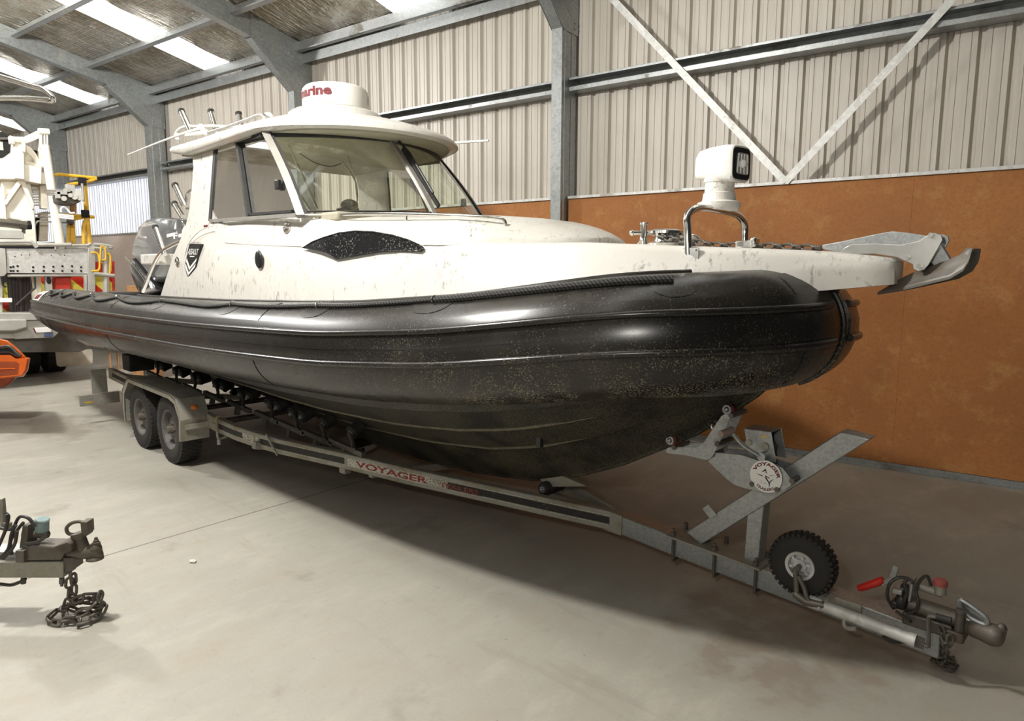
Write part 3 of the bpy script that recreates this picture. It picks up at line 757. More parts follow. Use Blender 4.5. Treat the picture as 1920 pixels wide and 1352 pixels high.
# hard top
def roof_half(x):    # half breadth of the roof at x
    xf, xk = -4.47, -5.6
    w = lerp(x, [-7.02, -6.0, xk], [.985, 1.0, 1.0])
    if x <= xk: return w
    t = (x - xk) / (xf - xk); return 1.0 * max(0, 1 - t ** 2.1) ** (1 / 2.1)
outline = []
xs = [-7.02, -6.9, -6.7, -6.4, -6.0, -5.6]
near = [(x, -roof_half(x)) for x in xs]
K = 22
for k in range(1, K):
    a = PI / 2 * k / K; near.append((-5.6 + 1.13 * math.sin(a) ** (2 / 2.1), -1.0 * math.cos(a) ** (2 / 2.1)))
outline = near + [(-4.47, 0)] + [(x, -y) for x, y in near[::-1]]
def rz(x): return lerp(x, [-7.02, -6.4, -5.6, -5.0, -4.4], [3.005, 2.99, 2.978, 2.975, 2.965])
def rthick(x): return lerp(x, [-7.02, -6.86, -6.7, -6.0, -5.0, -4.4], [.055, .07, .09, .075, .035, .03])
CXR = -5.75
def sc(s, p): return (CXR + (p[0] - CXR) * s, p[1] * s)
rings = []
for s, kind, dz in ((.90, 'u', -.012), (.985, 'u', 0), (1.0, 'u', .012), (1.004, 't', -.03), (1.0, 't', -.01), (.985, 't', .006), (.95, 't', None), (.88, 't', None), (.78, 't', None), (.66, 't', None), (.52, 't', None), (.36, 't', None), (.18, 't', None), (.03, 't', None)):
    ring = []
    for p in outline:
        x, y = sc(s, p); e = rz(x)
        if kind == 'u': z = e - rthick(x) + dz
        elif dz is not None: z = e + dz
        else:
            crown = lerp(x, [-7.0, -6.6, -6.2, -5.7, -5.2, -4.4], [.05, .12, .20, .245, .25, .25]); z = e + .008 + crown * (1 - s ** 2.0) * .98
        ring.append(V((x, YC + y, z)))
    rings.append(ring)
b = MB(); b.loft(rings, True, False); n = len(outline)
b.f.append(tuple(range(n))[::-1]); b.m.append(0); b.f.append(tuple((len(rings) - 1) * n + i for i in range(n))); b.m.append(0)
roof = b.build('cabin_roof', 'white_gelcoat', boat, angle=50)
b = MB(); q = [V((x, YC + y, rz(x) - rthick(x) - .006)) for x, y in [sc(.93, p) for p in outline]]; b.add(q + [p - V((0, 0, .014)) for p in q], [tuple(range(n)), tuple(range(2 * n - 1, n - 1, -1))] + [(i, (i + 1) % n, n + (i + 1) % n, n + i) for i in range(n)]); b.build('headliner', 'headliner', roof)
# glazing: posts carried from sill to roof on a wrap-around line
def sill(y):      # windscreen foot (x) by half breadth; y -1..1 of .955
    t = abs(y) / .96; return -4.26 - .38 * t ** 2.2
def head(y):
    t = abs(y) / .89; return -4.84 - .42 * t ** 2.2
ZS, ZH = 2.245, 2.915
def wpt(s, v):
    """s -1..1 across the windscreen, v 0 sill..1 head"""
    yb, yt = .96 * s, .89 * s; xb, xt = sill(yb), head(yt)
    zb = lerp(abs(s), [0, 1], [2.275, 2.245])
    zt = lerp(abs(s), [0, 1], [2.935, 2.915])
    bul = .03 * math.sin(PI * v)
    return V((xb + (xt - xb) * v + bul, YC + yb + (yt - yb) * v, zb + (zt - zb) * v))
def pane(name, s0, s1, m, parent, off=0.0):
    b = MB(); nx, nv = 14, 6
    vs = [wpt(s0 + (s1 - s0) * i / nx, .0 + 1.0 * j / nv) for i in range(nx + 1) for j in range(nv + 1)]
    b.add(vs, [(i * (nv + 1) + j, (i + 1) * (nv + 1) + j, (i + 1) * (nv + 1) + j + 1, i * (nv + 1) + j + 1) for i in range(nx) for j in range(nv)])
    return b.build(name, m, parent, angle=80)
pn = pane('windscreen_pane', -.99, 0.0, 'windscreen_glass', boat); pf = pane('windscreen_pane', .01, .99, 'windscreen_glass', boat)
def post(s, w, d, m, nm, par=None, v0=-.02, v1=1.04, n=8):
    b = MB(); pts = [wpt(s, v0 + (v1 - v0) * k / n) for k in range(n + 1)]
    rr = []
    for k, p in enumerate(pts):
        e = .02; a = wpt(min(1, s + e), v0 + (v1 - v0) * k / n); c = wpt(max(-1, s - e), v0 + (v1 - v0) * k / n); side = (a - c).normalized()
        t = (pts[min(k + 1, n)] - pts[max(k - 1, 0)]).normalized(); nn = side.cross(t).normalized()
        rr.append([p - side * w + nn * d, p + side * w + nn * d, p + side * w - nn * d, p - side * w - nn * d])
    b.loft(rr); return b.build(nm, m, par or boat, angle=30)
post(-1.0, .030, .022, 'aluminium_frame', 'window_post'); post(1.0, .030, .022, 'aluminium_frame', 'window_post'); post(0.0, .020, .016, 'aluminium_frame', 'window_post')
post(-.965, .010, .012, 'black_rubber', 'window_seal'); post(.965, .010, .012, 'black_rubber', 'window_seal')
for v, w, m, nm in ((-.01, .014, 'aluminium_frame', 'windscreen_sill'), (.035, .007, 'black_rubber', 'window_seal'), (.985, .022, 'black_rubber', 'windscreen_header')):
    b = MB(); b.tube([wpt(-1 + 2 * k / 40, v) for k in range(41)], w, 8); b.build(nm, m, boat)
# side windows
def spt(sgn, x, z): return V((x, YC + sgn * (ycab(z) + .004), z))
for sgn in (-1, 1):
    A, Bq, Cq, D = (-6.16, 2.925), (-5.285, 2.90), (-4.66, 2.255), (-6.19, 2.285)     # aft-top, fore-top, fore-bottom, aft-bottom
    def sp(u, v): return spt(sgn, (D[0] + (Cq[0] - D[0]) * u) * (1 - v) + (A[0] + (Bq[0] - A[0]) * u) * v, (D[1] + (Cq[1] - D[1]) * u) * (1 - v) + (A[1] + (Bq[1] - A[1]) * u) * v)
    def quad(name, u0, u1, m, inset=0.0):
        b = MB(); nn = 6; vs = [sp(u0 + (u1 - u0) * i / nn, j / nn) + V((0, -sgn * inset, 0)) for i in range(nn + 1) for j in range(nn + 1)]
        b.add(vs, [(i * (nn + 1) + j, (i + 1) * (nn + 1) + j, (i + 1) * (nn + 1) + j + 1, i * (nn + 1) + j + 1) for i in range(nn) for j in range(nn)]); return b.build(name, m, boat, angle=80)
    quad('side_window_pane', .0, .50, 'cabin_glass'); quad('side_window_pane', .47, 1.0, 'cabin_glass', .02)
    def rail(p0, p1, w, h, m, nm): 
        b = MB(); b.bar(sp(*p0), sp(*p1), w, h, (0, 1, 0)); return b.build(nm, m, boat)
    rail((0, -.02), (1, -.02), .028, .03, 'aluminium_frame', 'window_frame_rail'); rail((0, 1.0), (1, 1.0), .03, .025, 'black_rubber', 'window_frame_rail')
    rail((-.005, -.02), (-.005, 1.02), .05, .022, 'black_rubber', 'window_frame_rail'); rail((.49, 0), (.49, 1), .035, .03, 'black_rubber', 'window_frame_rail')
    rail((.5, .03), (.97, .03), .018, .02, 'black_rubber', 'window_frame_rail')
    b = MB(); c = sp(.93, .36); b.box(c + V((0, .0, 0)), (.06, .03, .075)); b.build('window_latch', 'black_plastic', boat, bevel=.008)
# dash fittings seen through the glass
b = MB(); b.ball(aty(655, 385, YC - .05), (.09, .075, .055), 16, 10); b.box(aty(652, 393, YC - .05), (.16, .14, .02)); b.build('dash_compass', 'black_plastic', boat, bevel=.004)
p = aty(700, 330, YC + .1); b = MB(); b.tube(smooth_path([aty(640, 300, YC + .2), aty(668, 345, YC + .2), aty(668, 400, YC + .2)], 6), .009, 8); b.tube([aty(648, 280, YC + .1), aty(665, 330, YC + .1), aty(672, 398, YC + .1)], .006, 6); b.build('dash_aerial', 'stainless', boat)
for p0, p1 in (((540, 268), (595, 392)), ((505, 275), (585, 400))):
    b = MB(); b.tube([aty(p0[0], p0[1], YC - .55), aty(p1[0], p1[1], YC - .5)], .011, 8); b.build('interior_grab_pole', 'stainless', boat)
b = MB(); b.tube(smooth_path([aty(556, 283, YC - .3), aty(590, 305, YC - .2), aty(620, 312, YC - .1), aty(640, 306, YC)], 6), .006, 6); b.build('interior_cable', 'black_hose', boat)
b = MB(); b.lohi((-4.95, YC - .85, 2.19), (-4.32, YC + .85, 2.262)); b.build('dashboard', 'headliner', boat, bevel=.02)
# wiper on the centre post
b = MB(); q = [wpt(.02, 1.0), wpt(.06, .78), wpt(.05, .25)]; off = V((.05, 0, .02)); b.tube([p + off for p in q], .011, 8); b.box(q[0] + off, (.05, .09, .05))
wp = b.build('wiper_arm', 'black_plastic', boat); b = MB(); b.bar(wpt(.03, .85) + V((.045, 0, .01)), wpt(.05, .10) + V((.045, 0, .01)), .022, .03, (1, 0, 0)); b.build('wiper_blade', 'black_rubber', wp)
# dark fin-shaped window on the coaming
def side_y(x, z): return y_co(x) + .012 if z > z_dk(x) else y_dk(x) + .008
def on_side(px, py, off=.012):
    x = -4.0
    for _ in range(40):
        yy = YC - (lerp(py, [434, 460, 485], [y_co(x) - .012, y_co(x) + .008, y_dk(x) + .02]) + off); p = aty(px, py, yy); x = .5 * x + .5 * p.x
    return p
top = [(567, 465), (585, 454), (605, 446), (635, 437), (665, 433.5), (700, 435), (735, 441), (765, 450), (785, 459), (793, 464)]
bot = [(793, 467), (789, 470.5), (745, 470), (710, 472), (685, 476), (655, 481), (631, 485.5), (617, 478), (600, 471), (583, 467)]
tp, bp = [on_side(*p) for p in top], [on_side(*p) for p in bot][::-1]
b = MB(); rows = []
for i in range(10):
    rows.append([tp[i] * (1 - k / 4) + bp[i] * (k / 4) for k in range(5)])
b.loft(rows, False, False); back = [[p + V((0, .03, 0)) for p in r] for r in rows]; b.loft([r[::-1] for r in back], False, False)
edge = tp + bp[::-1]; b.tube(edge, .006, 6, closed=True)
tag(b.build('fin_window', 'dark_tinted_window', boat, angle=60), 'dark tinted fin-shaped window in the cabin side')
# small fittings on the side
p = on_side(539, 427, .0); b = MB(); b.lathe([(.045, 0), (.047, .012), (.036, .02), (0, .022)], p, (0, -1, .05), 20); b.ball(p + V((0, -.022, 0)), (.03, .012, .012), 12, 8); tag(b.build('deck_filler', 'stainless', boat), 'round chrome filler cap')
p = aty(485, 486, YC - 1.035); b = MB(); b.ball(p, (.055, .02, .072), 20, 12); tag(b.build('rubber_vent', 'black_plastic', boat), 'oval black vent cover')
p = aty(334, 491, YC - 1.035); b = MB(); b.lathe([(.05, 0), (.05, .008), (.035, .014), (0, .015)], p, (0, -1, 0), 20); b.tube([p + V((.03 * math.cos(a), -.016, .03 * math.sin(a))) for a in [2 * PI * k / 14 for k in range(14)]], .005, 6, closed=True); tag(b.build('fuel_filler', 'stainless', boat), 'round filler cap near the stern')
b = MB(); b.box(aty(386, 424, YC - .985), (.075, .012, .018)); tag(b.build('red_badge', 'maroon_print', boat), 'tiny red badge')
# moulded knuckle lines on the cabin side
kn = smooth_path([on_side(x, y, .001) for x, y in ((386, 436), (392, 447), (410, 453), (450, 457), (510, 460), (566, 462))], 6); b = MB(); b.tube(kn, .004, 6); b.build('moulding_line', 'cream_dirty', boat)
kn = smooth_path([on_side(x, y, .001) for x, y in ((795, 459), (860, 459.5), (950, 460), (1050, 459))], 6); b = MB(); b.tube(kn, .003, 6); b.build('moulding_line', 'cream_dirty', boat)
kn = smooth_path([aty(x, y, YC - 1.03) for x, y in ((345, 492), (350, 465), (362, 445), (378, 431), (398, 424))], 6); b = MB(); b.tube(kn, .004, 6); b.build('moulding_line', 'white_gelcoat', boat)
# shield decal: black shield, white word, white chevrons
PL = YC - 1.045
def sd(u, v, off=0.0):    # decal plane, u 0..1 across, v 0..1 down; sheared like the photo
    a, c, d = aty(355, 456.5, PL), aty(376.5, 457.5, PL), aty(350, 523, PL)
    tl, tr = a, c; bl = aty(345.5, 503, PL); br = aty(367, 503, PL)
    v2 = v / .70
    q = tl * (1 - u) * (1 - v2) + tr * u * (1 - v2) + bl * (1 - u) * v2 + br * u * v2
    return q + V((0, -off - .0, 0))
b = MB(); b.prism([sd(.06, 0, 0), sd(.94, 0, 0), sd(1, .03, 0), sd(1, .66, 0), sd(.5, 1.0, 0), sd(0, .66, 0), sd(0, .03, 0)], (0, .035, 0)); shd = tag(b.build('shield_decal', 'black_print', boat, flat=True), 'black shield decal with a white word and chevrons')
b = MB(); put_text(b, 'ASSAULT', lambda u, v: sd(.08 + .86 * u, .31 - .17 * v, .003), bold=.015)
b.add([sd(*p, .003) for p in ((.28, .345), (.72, .345), (.66, .375), (.34, .375))], [(0, 1, 2, 3)])
for o, w in ((0, .10), (.16, .10)):
    b.add([sd(*p, .003) for p in ((.06, .40 + o), (.5, .66 + o), (.94, .40 + o), (.94, .40 + o + w), (.5, .66 + o + w), (.06, .40 + o + w))], [(0, 1, 4, 5), (1, 2, 3, 4)])
b.build('shield_lettering', 'white_print', shd, flat=True)
b = MB()
for k in range(9):
    if k in (1, 4): continue
    u = .1 + .1 * k; b.add([sd(u + du, v, .0) for du, v in ((0, -.045), (.055, -.045), (.055, -.02), (0, -.02))], [(0, 1, 2, 3)])
b.build('small_print', 'black_print', shd, flat=True)
# handrails on the coachroof
def hrail(pp, r, feet, nm='deck_handrail'):
    b = MB(); b.tube(smooth_path(pp, 6), r, 10)
    for f, g in feet: b.tube([f, g], r * .8, 8)
    return b.build(nm, 'stainless', boat)
def cr(px, py, dy): 
    x = -3.5
    for _ in range(40): p = aty(px, py, YC - y_co(x) + dy); x = .5 * x + .5 * p.x
    return p
hrail([cr(626, 413, .10), cr(630, 405, .10), cr(645, 402, .10), cr(700, 401, .10), cr(762, 401.5, .10), cr(830, 403, .10), cr(900, 406, .10), cr(935, 409, .10), cr(945, 413, .10), cr(948, 420, .10)], .011, [(cr(762, 401.5, .1), cr(762, 413, .1))])
hrail([aty(872, 409, YC + .35), aty(880, 406, YC + .35), aty(960, 415, YC + .3), aty(1080, 424, YC + .25), aty(1103, 429, YC + .25), aty(1107, 437, YC + .25)], .011, [])
# roof rack rails, rod holders, aerials
def rod(p, q, r, nm='rod_holder'):
    p, q = V(p), V(q); d = (q - p).normalized(); b = MB(); b.cyl(p, q, r, 16); o = b.build(nm, 'stainless', boat); b = MB(); b.cyl(q - d * .02, q + d * .006, r * 1.12, 16); b.build('holder_cap', 'black_rubber', o); return o
RY = YC - .72
rod(aty(357, 246, RY), aty(340, 208, RY), .030); rod(aty(405, 242, RY + .25), aty(395, 208, RY + .25), .030); rod(aty(451, 232, RY + .5), aty(447, 212, RY + .5), .030)
b = MB(); b.tube(smooth_path([aty(336, 266, RY), aty(329, 255, RY), aty(334, 244, RY), aty(345, 238, RY), aty(358, 236, RY)], 5), .014, 10); b.tube([aty(356, 237, RY), aty(400, 236, RY + .2), aty(446, 238, RY + .3)], .014, 10)
b.tube([aty(332, 250, RY), aty(335, 268, RY)], .012, 8); b.tube([aty(405, 240, RY + .25), aty(407, 250, RY + .25)], .012, 8); b.tube([aty(450, 228, RY + .5), aty(450, 240, RY + .5)], .012, 8)
b.build('roof_rack', 'white_plastic', boat)
b = MB(); b.tube(smooth_path([aty(386, 250, RY - .05), aty(430, 236, RY - .05), aty(470, 221, RY - .05), aty(483, 216, RY - .05), aty(490, 215, RY - .05)], 6) + [aty(499, 223, RY - .05)], .013, 10); b.tube([aty(483, 216, RY - .05), aty(494, 215, RY + .15), aty(507, 222, RY + .15)], .012, 10); b.build('roof_handrail', 'aluminium_frame', boat)
b = MB(); b.tube([aty(240, 290, RY - .05), aty(300, 266, RY - .05), aty(345, 250, RY - .05), aty(378, 240, RY - .05)], [.007, .010, .014, .016], 8); b.tube([aty(378, 240, RY - .05), aty(386, 249, RY - .05)], .022, 10); b.tube([aty(350, 254, RY - .08), aty(384, 248, RY - .08)], .018, 10); b.ball(aty(377, 238, RY - .06), .03, 12, 8); b.ball(aty(386, 248, RY - .06), .028, 12, 8); b.build('folded_aerial', 'white_plastic', boat)
b = MB(); b.tube([aty(800, 274, YC + .74), aty(850, 268, YC + .74), aty(916, 263.5, YC + .74)], [.014, .012, .010], 8); b.build('side_aerial', 'white_plastic', boat)
b = MB(); c = aty(503, 220, YC - .3); b.lathe([(.05, -.04), (.055, 0), (.05, .02), (.03, .04), (0, .047)], c, (0, 0, 1), 18); b.build('gps_dome', 'speckled_white', boat)
# radar dome on its plinth
rc = V((-5.66, YC, 3.245)); b = MB(); b.lathe([(.44, -.06), (.42, -.005), (.38, .02), (.32, .03), (0, .03)], rc, (0, 0, 1), 40); b.build('radar_plinth', 'white_gelcoat', boat)
b = MB(); b.lathe([(.27, .03), (.295, .045), (.297, .19), (.292, .20), (.290, .215), (.27, .238), (.20, .246), (0, .248)], rc, (0, 0, 1), 56); rad = tag(b.build('radar_dome', 'speckled_white', boat, angle=30), 'white speckled radar drum with dark red lettering')
view = math.atan2(-(rc.y), -(rc.x))      # azimuth facing the camera
def rad_pt(ang, z): return rc + V((.2995 * math.cos(ang), .2995 * math.sin(ang), z))
b = MB(); put_text(b, 'marine', lambda u, v: rad_pt(view - 1.50 + 1.40 * u, .118 + .082 * v), bold=.045); b.build('radar_lettering', 'maroon_print', rad, flat=True)
b = MB(); put_text(b, 'R', lambda u, v: rad_pt(view + 1.30 + .16 * u, .10 + .07 * v), bold=.02); b.build('radar_lettering', 'black_print', rad, flat=True)
# bow hoop and searchlight
hn, hf = aty(1306, 474, YC - .33), aty(1374, 462, YC + .32)
hx = -1.82
def hp(y, z): return V((hx, YC + y, z))
b = MB(); b.tube(smooth_path([V((-1.80, YC - .345, 1.925)), V((-1.81, YC - .345, 2.06)), V((-1.82, YC - .33, 2.13)), V((-1.82, YC - .22, 2.175)), V((-1.82, YC, 2.178)), V((-1.82, YC + .22, 2.165)), V((-1.82, YC + .32, 2.12)), V((-1.82, YC + .335, 2.05)), V((-1.82, YC + .335, 1.975))], 6), .020, 14)
hoop = b.build('light_hoop', 'stainless', boat); b = MB(); b.box(V((-1.80, YC - .352, 1.925)), (.13, .012, .075)); 
for dx in (-.05, .05):
    for dz in (-.025, .025): b.ball(V((-1.80 + dx, YC - .36, 1.925 + dz)), .006, 8, 5)
b.build('hoop_plate', 'stainless', hoop, bevel=.003)
sl = V((-1.82, YC, 2.18)); b = MB(); b.lathe([(.105, -.005), (.115, .01), (.115, .035), (.09, .045), (.085, .085), (.078, .09), (.078, .14), (.085, .145), (.085, .17)], sl, (0, 0, 1), 28); sb = tag(b.build('searchlight_base', 'speckled_white', boat), 'white speckled swivel base of the searchlight')
# lamp head: rounded box facing forward-right
hd = (RIGHT * .64 - FWD * .77).normalized(); hs = hd.cross(UP).normalized()
hc = sl + V((0, 0, .232)) + hd * .005
def hl(u, s, z): return hc + hd * u + hs * s + UP * (z - .10 * u)
rr = []
for u, w, h, dz in ((-.125, .050, .045, -.02), (-.12, .068, .062, -.015), (-.095, .080, .078, 0), (-.035, .086, .088, .006), (.055, .092, .096, .010), (.112, .092, .096, .010), (.122, .086, .090, .010)):
    ring = []
    for k in range(28):
        a = 2 * PI * k / 28; c, s_ = math.cos(a), math.sin(a); e = 2 / 5.0
        ring.append(hl(u, w * math.copysign(abs(c) ** e, c), dz + h * math.copysign(abs(s_) ** e, s_)))
    rr.append(ring)
b = MB(); b.loft(rr); head_ = tag(b.build('searchlight_head', 'white_plastic', boat, angle=35), 'white square searchlight head')
def face(u, w, h, mbx, name, m, rad=6.0, depth=.006):
    b = MB(); ring = [[hl(u + q, w * math.copysign(abs(math.cos(a)) ** (2 / rad), math.cos(a)), .01 + h * math.copysign(abs(math.sin(a)) ** (2 / rad), math.sin(a))) for a in [2 * PI * k / 28 for k in range(28)]] for q in (0, depth)]
    b.loft(ring); return b.build(name, m, head_, angle=30)
face(.119, .080, .082, None, 'lamp_bezel', 'matt_black'); face(.124, .058, .056, None, 'lamp_reflector', 'stainless')
b = MB()
for k in range(4): b.bar(hl(.131, -.05 + .033 * k, -.040), hl(.131, -.04 + .026 * k, .060), .006, .004, hd)
b.ball(hl(.131, 0, .01), (.022, .022, .022), 12, 8); b.build('lamp_bulb', 'lamp_white', head_)
# samson post, windlass and bow roller cheeks
p0 = V((-2.30, YC, 1.985)); b = MB(); b.lathe([(.06, 0), (.055, .01), (.03, .03), (.022, .06), (.02, .13), (.026, .135), (.026, .145), (0, .15)], p0, (0, 0, 1), 16); b.cyl(p0 + V((-.045, -.045, .085)), p0 + V((.045, .045, .085)), .014, 10); b.ball(p0 + V((-.05, -.05, .085)), .018, 10, 6); b.ball(p0 + V((.05, .05, .085)), .018, 10, 6); b.build('samson_post', 'stainless', boat)
p0 = V((-2.15, YC, 1.985)); b = MB(); b.lathe([(.10, 0), (.105, .02), (.07, .03), (.06, .06), (.10, .075), (.10, .09), (.07, .10), (0, .105)], p0, (0, 0, 1), 24); b.ball(p0 + V((.09, .05, .035)), (.11, .07, .045), 14, 8); b.build('anchor_windlass', 'stainless', boat)
cheek = [(1575, 476), (1582, 465), (1596, 458), (1640, 457), (1690, 459), (1722, 452), (1740, 440), (1752, 436.5), (1765, 440), (1768, 450), (1758, 468), (1741, 497), (1733, 506), (1722, 509), (1712, 505), (1711, 496), (1680, 482), (1640, 476)]
for dy in (-.065, .06):
    b = MB(); q = [aty(x, y, YC - .065) + V((0, dy + .065, 0)) for x, y in cheek]; b.prism(q, (0, .005, 0))
    o = b.build('bow_roller_cheek', 'brushed_stainless', boat, bevel=.004)
    b = MB()
    for x, y in ((1746, 441), (1701, 482), (1724, 499)): c = aty(x, y, YC - .065) + V((0, dy + .065, 0)); b.cyl(c + V((0, -.009, 0)), c, .011, 12)
    b.build('cheek_bolt', 'stainless', o)
b = MB(); c = aty(1746, 441, YC - .065); b.cyl(c, c + V((0, .13, 0)), .012, 12); c = aty(1724, 497, YC - .065); b.cyl(c + V((0, .01, 0)), c + V((0, .12, 0)), .022, 14); b.build('bow_roller', 'dirty_steel', boat)
# stern gear: grab rails, rod holders, bait table, outboard
SY = YC - .85
b = MB(); b.tube(smooth_path([aty(268, 547, SY), aty(284, 505, SY), aty(298, 478, SY), aty(310, 467, SY), aty(333, 455, SY), aty(348, 450, SY)], 7), .020, 12); b.build('stern_rail', 'stainless', boat)
b = MB(); b.lohi(aty(300, 496, SY + .05), aty(330, 478, SY + .45)); b.build('bait_table', 'white_gelcoat', boat, bevel=.015)
rod(aty(309, 478, SY), aty(291, 425, SY), .028)
rod(aty(347, 388, SY), aty(328, 347, SY), .030); rod(aty(342, 407, SY), aty(327, 382, SY), .030)
b = MB(); b.tube(smooth_path([aty(349, 378, SY), aty(352, 362, SY), aty(364, 354, SY)], 5), .014, 8); b.tube([aty(350, 390, SY), aty(372, 392, SY)], .014, 8); b.tube(smooth_path([aty(341, 407, SY), aty(343, 420, SY), aty(354, 428, SY)], 5), .014, 8); b.build('holder_bracket', 'stainless', boat)
def cowl(pts, name, m, y0, y1, par):
    b = MB(); rr = []
    c = sum((aty(x, y, (y0 + y1) / 2) for x, y in pts), V((0, 0, 0))) / len(pts)
    for t, s in ((0, .62), (.04, .80), (.14, .95), (.32, 1.0), (.68, 1.0), (.86, .95), (.96, .80), (1, .62)):
        yy = y0 + (y1 - y0) * t
        rr.append([V((c.x + (q.x - c.x) * s, yy, c.z + (q.z - c.z) * s)) for q in [aty(x, y, (y0 + y1) / 2) for x, y in pts]])
    b.loft(rr); return b.build(name, m, par, angle=45)
OY = YC - .35
om = cowl([(292, 419), (302, 412), (315, 409), (335, 409), (349, 412), (352, 440), (346, 480), (330, 520), (318, 530), (303, 512), (286, 492), (274, 481), (279, 455)], 'outboard_motor', 'grey_cowl', OY - .24, OY + .24, boat)
tag(om, 'grey and black outboard motor')
cowl([(274.5, 483), (287, 494), (304, 515), (318, 531), (326, 545), (300, 556), (290, 548), (280, 522), (271.5, 499)], 'lower_cowling', 'black_cowl', OY - .235, OY + .235, om)
b = MB(); pts = [aty(x, y, OY) + V((0, -.245, 0)) for x, y in ((273, 482), (286, 494), (303, 515), (314, 531))]; b.tube(pts, .008, 6); b.build('cowling_stripe', 'stainless', om)
b = MB(); b.lohi((-10.3, OY - .07, .72), (-9.98, OY + .07, 1.45)); b.ball((-10.1, OY, .62), (.32, .07, .09), 14, 8); b.lohi((-10.28, OY - .012, .30), (-10.05, OY + .012, .65)); b.build('outboard_leg', 'black_cowl', om, bevel=.02)
b = MB()
for a, l in ((0, 18), (6, 18), (12, 18)):
    for s_ in (-1, 1):
        p, q = aty(330 + s_ * 11 - 6 , 440 + a * .35 , OY - .27), aty(330 + s_ * 11 + 6, 437.5 + a * .35, OY - .27); b.bar(p, q, .006, .012)
put_text(b, 'F', lambda u, v: aty(325 + 8 * u, 448 - 12 * v, OY - .27), bold=.03); b.build('cowling_marks', 'white_print', om, flat=True)
# ---- anchor lying in the bow roller, and its chain: things of their own
anchor = thing('plough_anchor', (-.8, YC, 1.9), 'grey plough anchor hanging off the white bow in its stainless roller', 'anchor')
sh_ = [(1540, 466), (1542, 459), (1580, 452), (1632, 441), (1672, 433.5), (1700, 436), (1738, 442), (1746, 441), (1762, 452), (1783, 486), (1756, 505), (1738, 484), (1700, 474), (1650, 474), (1585, 475), (1550, 469)]
b = MB(); b.prism([aty(x, y, YC - .012) for x, y in sh_], (0, .024, 0)); b.build('anchor_shank', 'galvanised', anchor, bevel=.004)
for sgn in (-1, 1):
    b = MB()
    ridge = [(1645, 548, 0), (1700, 522, .0), (1760, 500, 0), (1786, 484, 0)]
    c = [aty(1645, 548, YC), aty(1718, 506, YC), aty(1778, 488, YC)]
    wing = [aty(1645, 548, YC), aty(1700, 538, YC - .04), aty(1781, 518, YC - .09), aty(1806, 503, YC - .10), aty(1818, 484, YC - .10), aty(1824, 464, YC - .09), aty(1813, 464, YC - .075), aty(1798, 478, YC - .04), aty(1775, 492, YC), aty(1720, 507, YC), aty(1690, 521, YC)]
    f = [V((p.x, YC + (p.y - YC) * (1 if sgn < 0 else -1), p.z)) for p in wing]
    b.prism(f, (0, .0, -.014)); b.build('anchor_fluke', 'dirty_steel', anchor, bevel=.003)
chain_link_mesh = None
def link_mesh(L, W, r):
    b = MB(); pts = []
    h = (L - W) / 2; rad = W / 2 - r
    for k in range(9): a = -PI / 2 + PI * k / 8; pts.append((h + rad * math.cos(a), rad * math.sin(a), 0))
    for k in range(9): a = PI / 2 + PI * k / 8; pts.append((-h + rad * math.cos(a), rad * math.sin(a), 0))
    b.tube(pts, r, 8, closed=True); return b
def lay_chain(root, pts, L, W, r, m, twist=0.0):
    """links threaded along pts; each its own part sharing one mesh"""
    base = link_mesh(L, W, r); d = L - 2.2 * r; first = None
    P = [V(p) for p in pts]; S = [0]
    for i in range(1, len(P)): S.append(S[-1] + (P[i] - P[i - 1]).length)
    def at(s): return V([lerp(s, S, [p[k] for p in P]) for k in range(3)])
    n = int(S[-1] / d)
    for k in range(n + 1):
        c = at(min(k * d, S[-1])); t = (at(min(k * d + d * .4, S[-1])) - at(max(k * d - d * .4, 0)))
        if t.length < 1e-6: continue
        t.normalize(); u = UP if abs(t.z) < .9 else V((.6, .8, 0)); s_ = t.cross(u).normalized(); u = s_.cross(t)
        a = twist + (PI / 2 if k % 2 else 0) + .0
        s2 = s_ * math.cos(a) + u * math.sin(a); u2 = t.cross(s2)
        R = Matrix((t, s2, u2)).transposed().to_4x4()
        if first is None: first = base.build('chain_link', m, None); o = first
        else: o = first.copy(); COL.objects.link(o)
        o.parent = root; R.translation = c - root.location; o.matrix_local = R
ch = thing('anchor_chain', (-1.7, YC, 1.97), 'galvanised anchor chain lying along the white foredeck to the anchor', 'chain')
lay_chain(ch, [(-2.13, YC - .07, 2.035), (-1.95, YC - .06, 2.01), (-1.80, YC - .04, 1.985), (-1.5, YC - .02, 1.975), (-1.26, YC, 1.958)], .062, .042, .0065, 'dirty_steel', .5)
b = MB(); b.box((-1.64, YC - .03, 1.985), (.10, .05, .04)); b.box((-1.59, YC - .03, 1.995), (.03, .06, .05)); b.build('chain_hook', 'stainless', ch, bevel=.008)

# ================================================================== THE BOAT TRAILER
tr = thing('boat_trailer', (-6.6, YC, 0), 'long galvanised tandem axle boat trailer carrying the black inflatable boat', 'trailer')
YN = 3.46                      # near face of the drawbar
def mir(p): return V((p[0], 2 * YC - p[1], p[2]))
RAIL = [(-9.25, 2.45, .640), (-6.1, 2.45, .505), (-5.75, 2.46, .490), (-5.45, 2.50, .475), (-5.15, 2.575, .455), (-4.55, 2.79, .415), (-3.97, 2.965, .378), (-3.2, 3.22, .336), (-2.41, 3.468, .300)]
TY, LIP = .062, .128
def rail_mesh(mirror=False):
    b = MB(); rr = []
    for i, p in enumerate(RAIL):
        p = V(p); d = (V(RAIL[min(i + 1, len(RAIL) - 1)]) - V(RAIL[max(i - 1, 0)])); d.z = 0; d.normalize(); n = V((-d.y, d.x, 0))
        q = [p, p + n * TY, p + n * TY + V((0, 0, -LIP)), p + V((0, 0, -LIP))]
        if mirror: q = [mir(x) for x in q]
        rr.append(q)
    b.loft(rr); return b
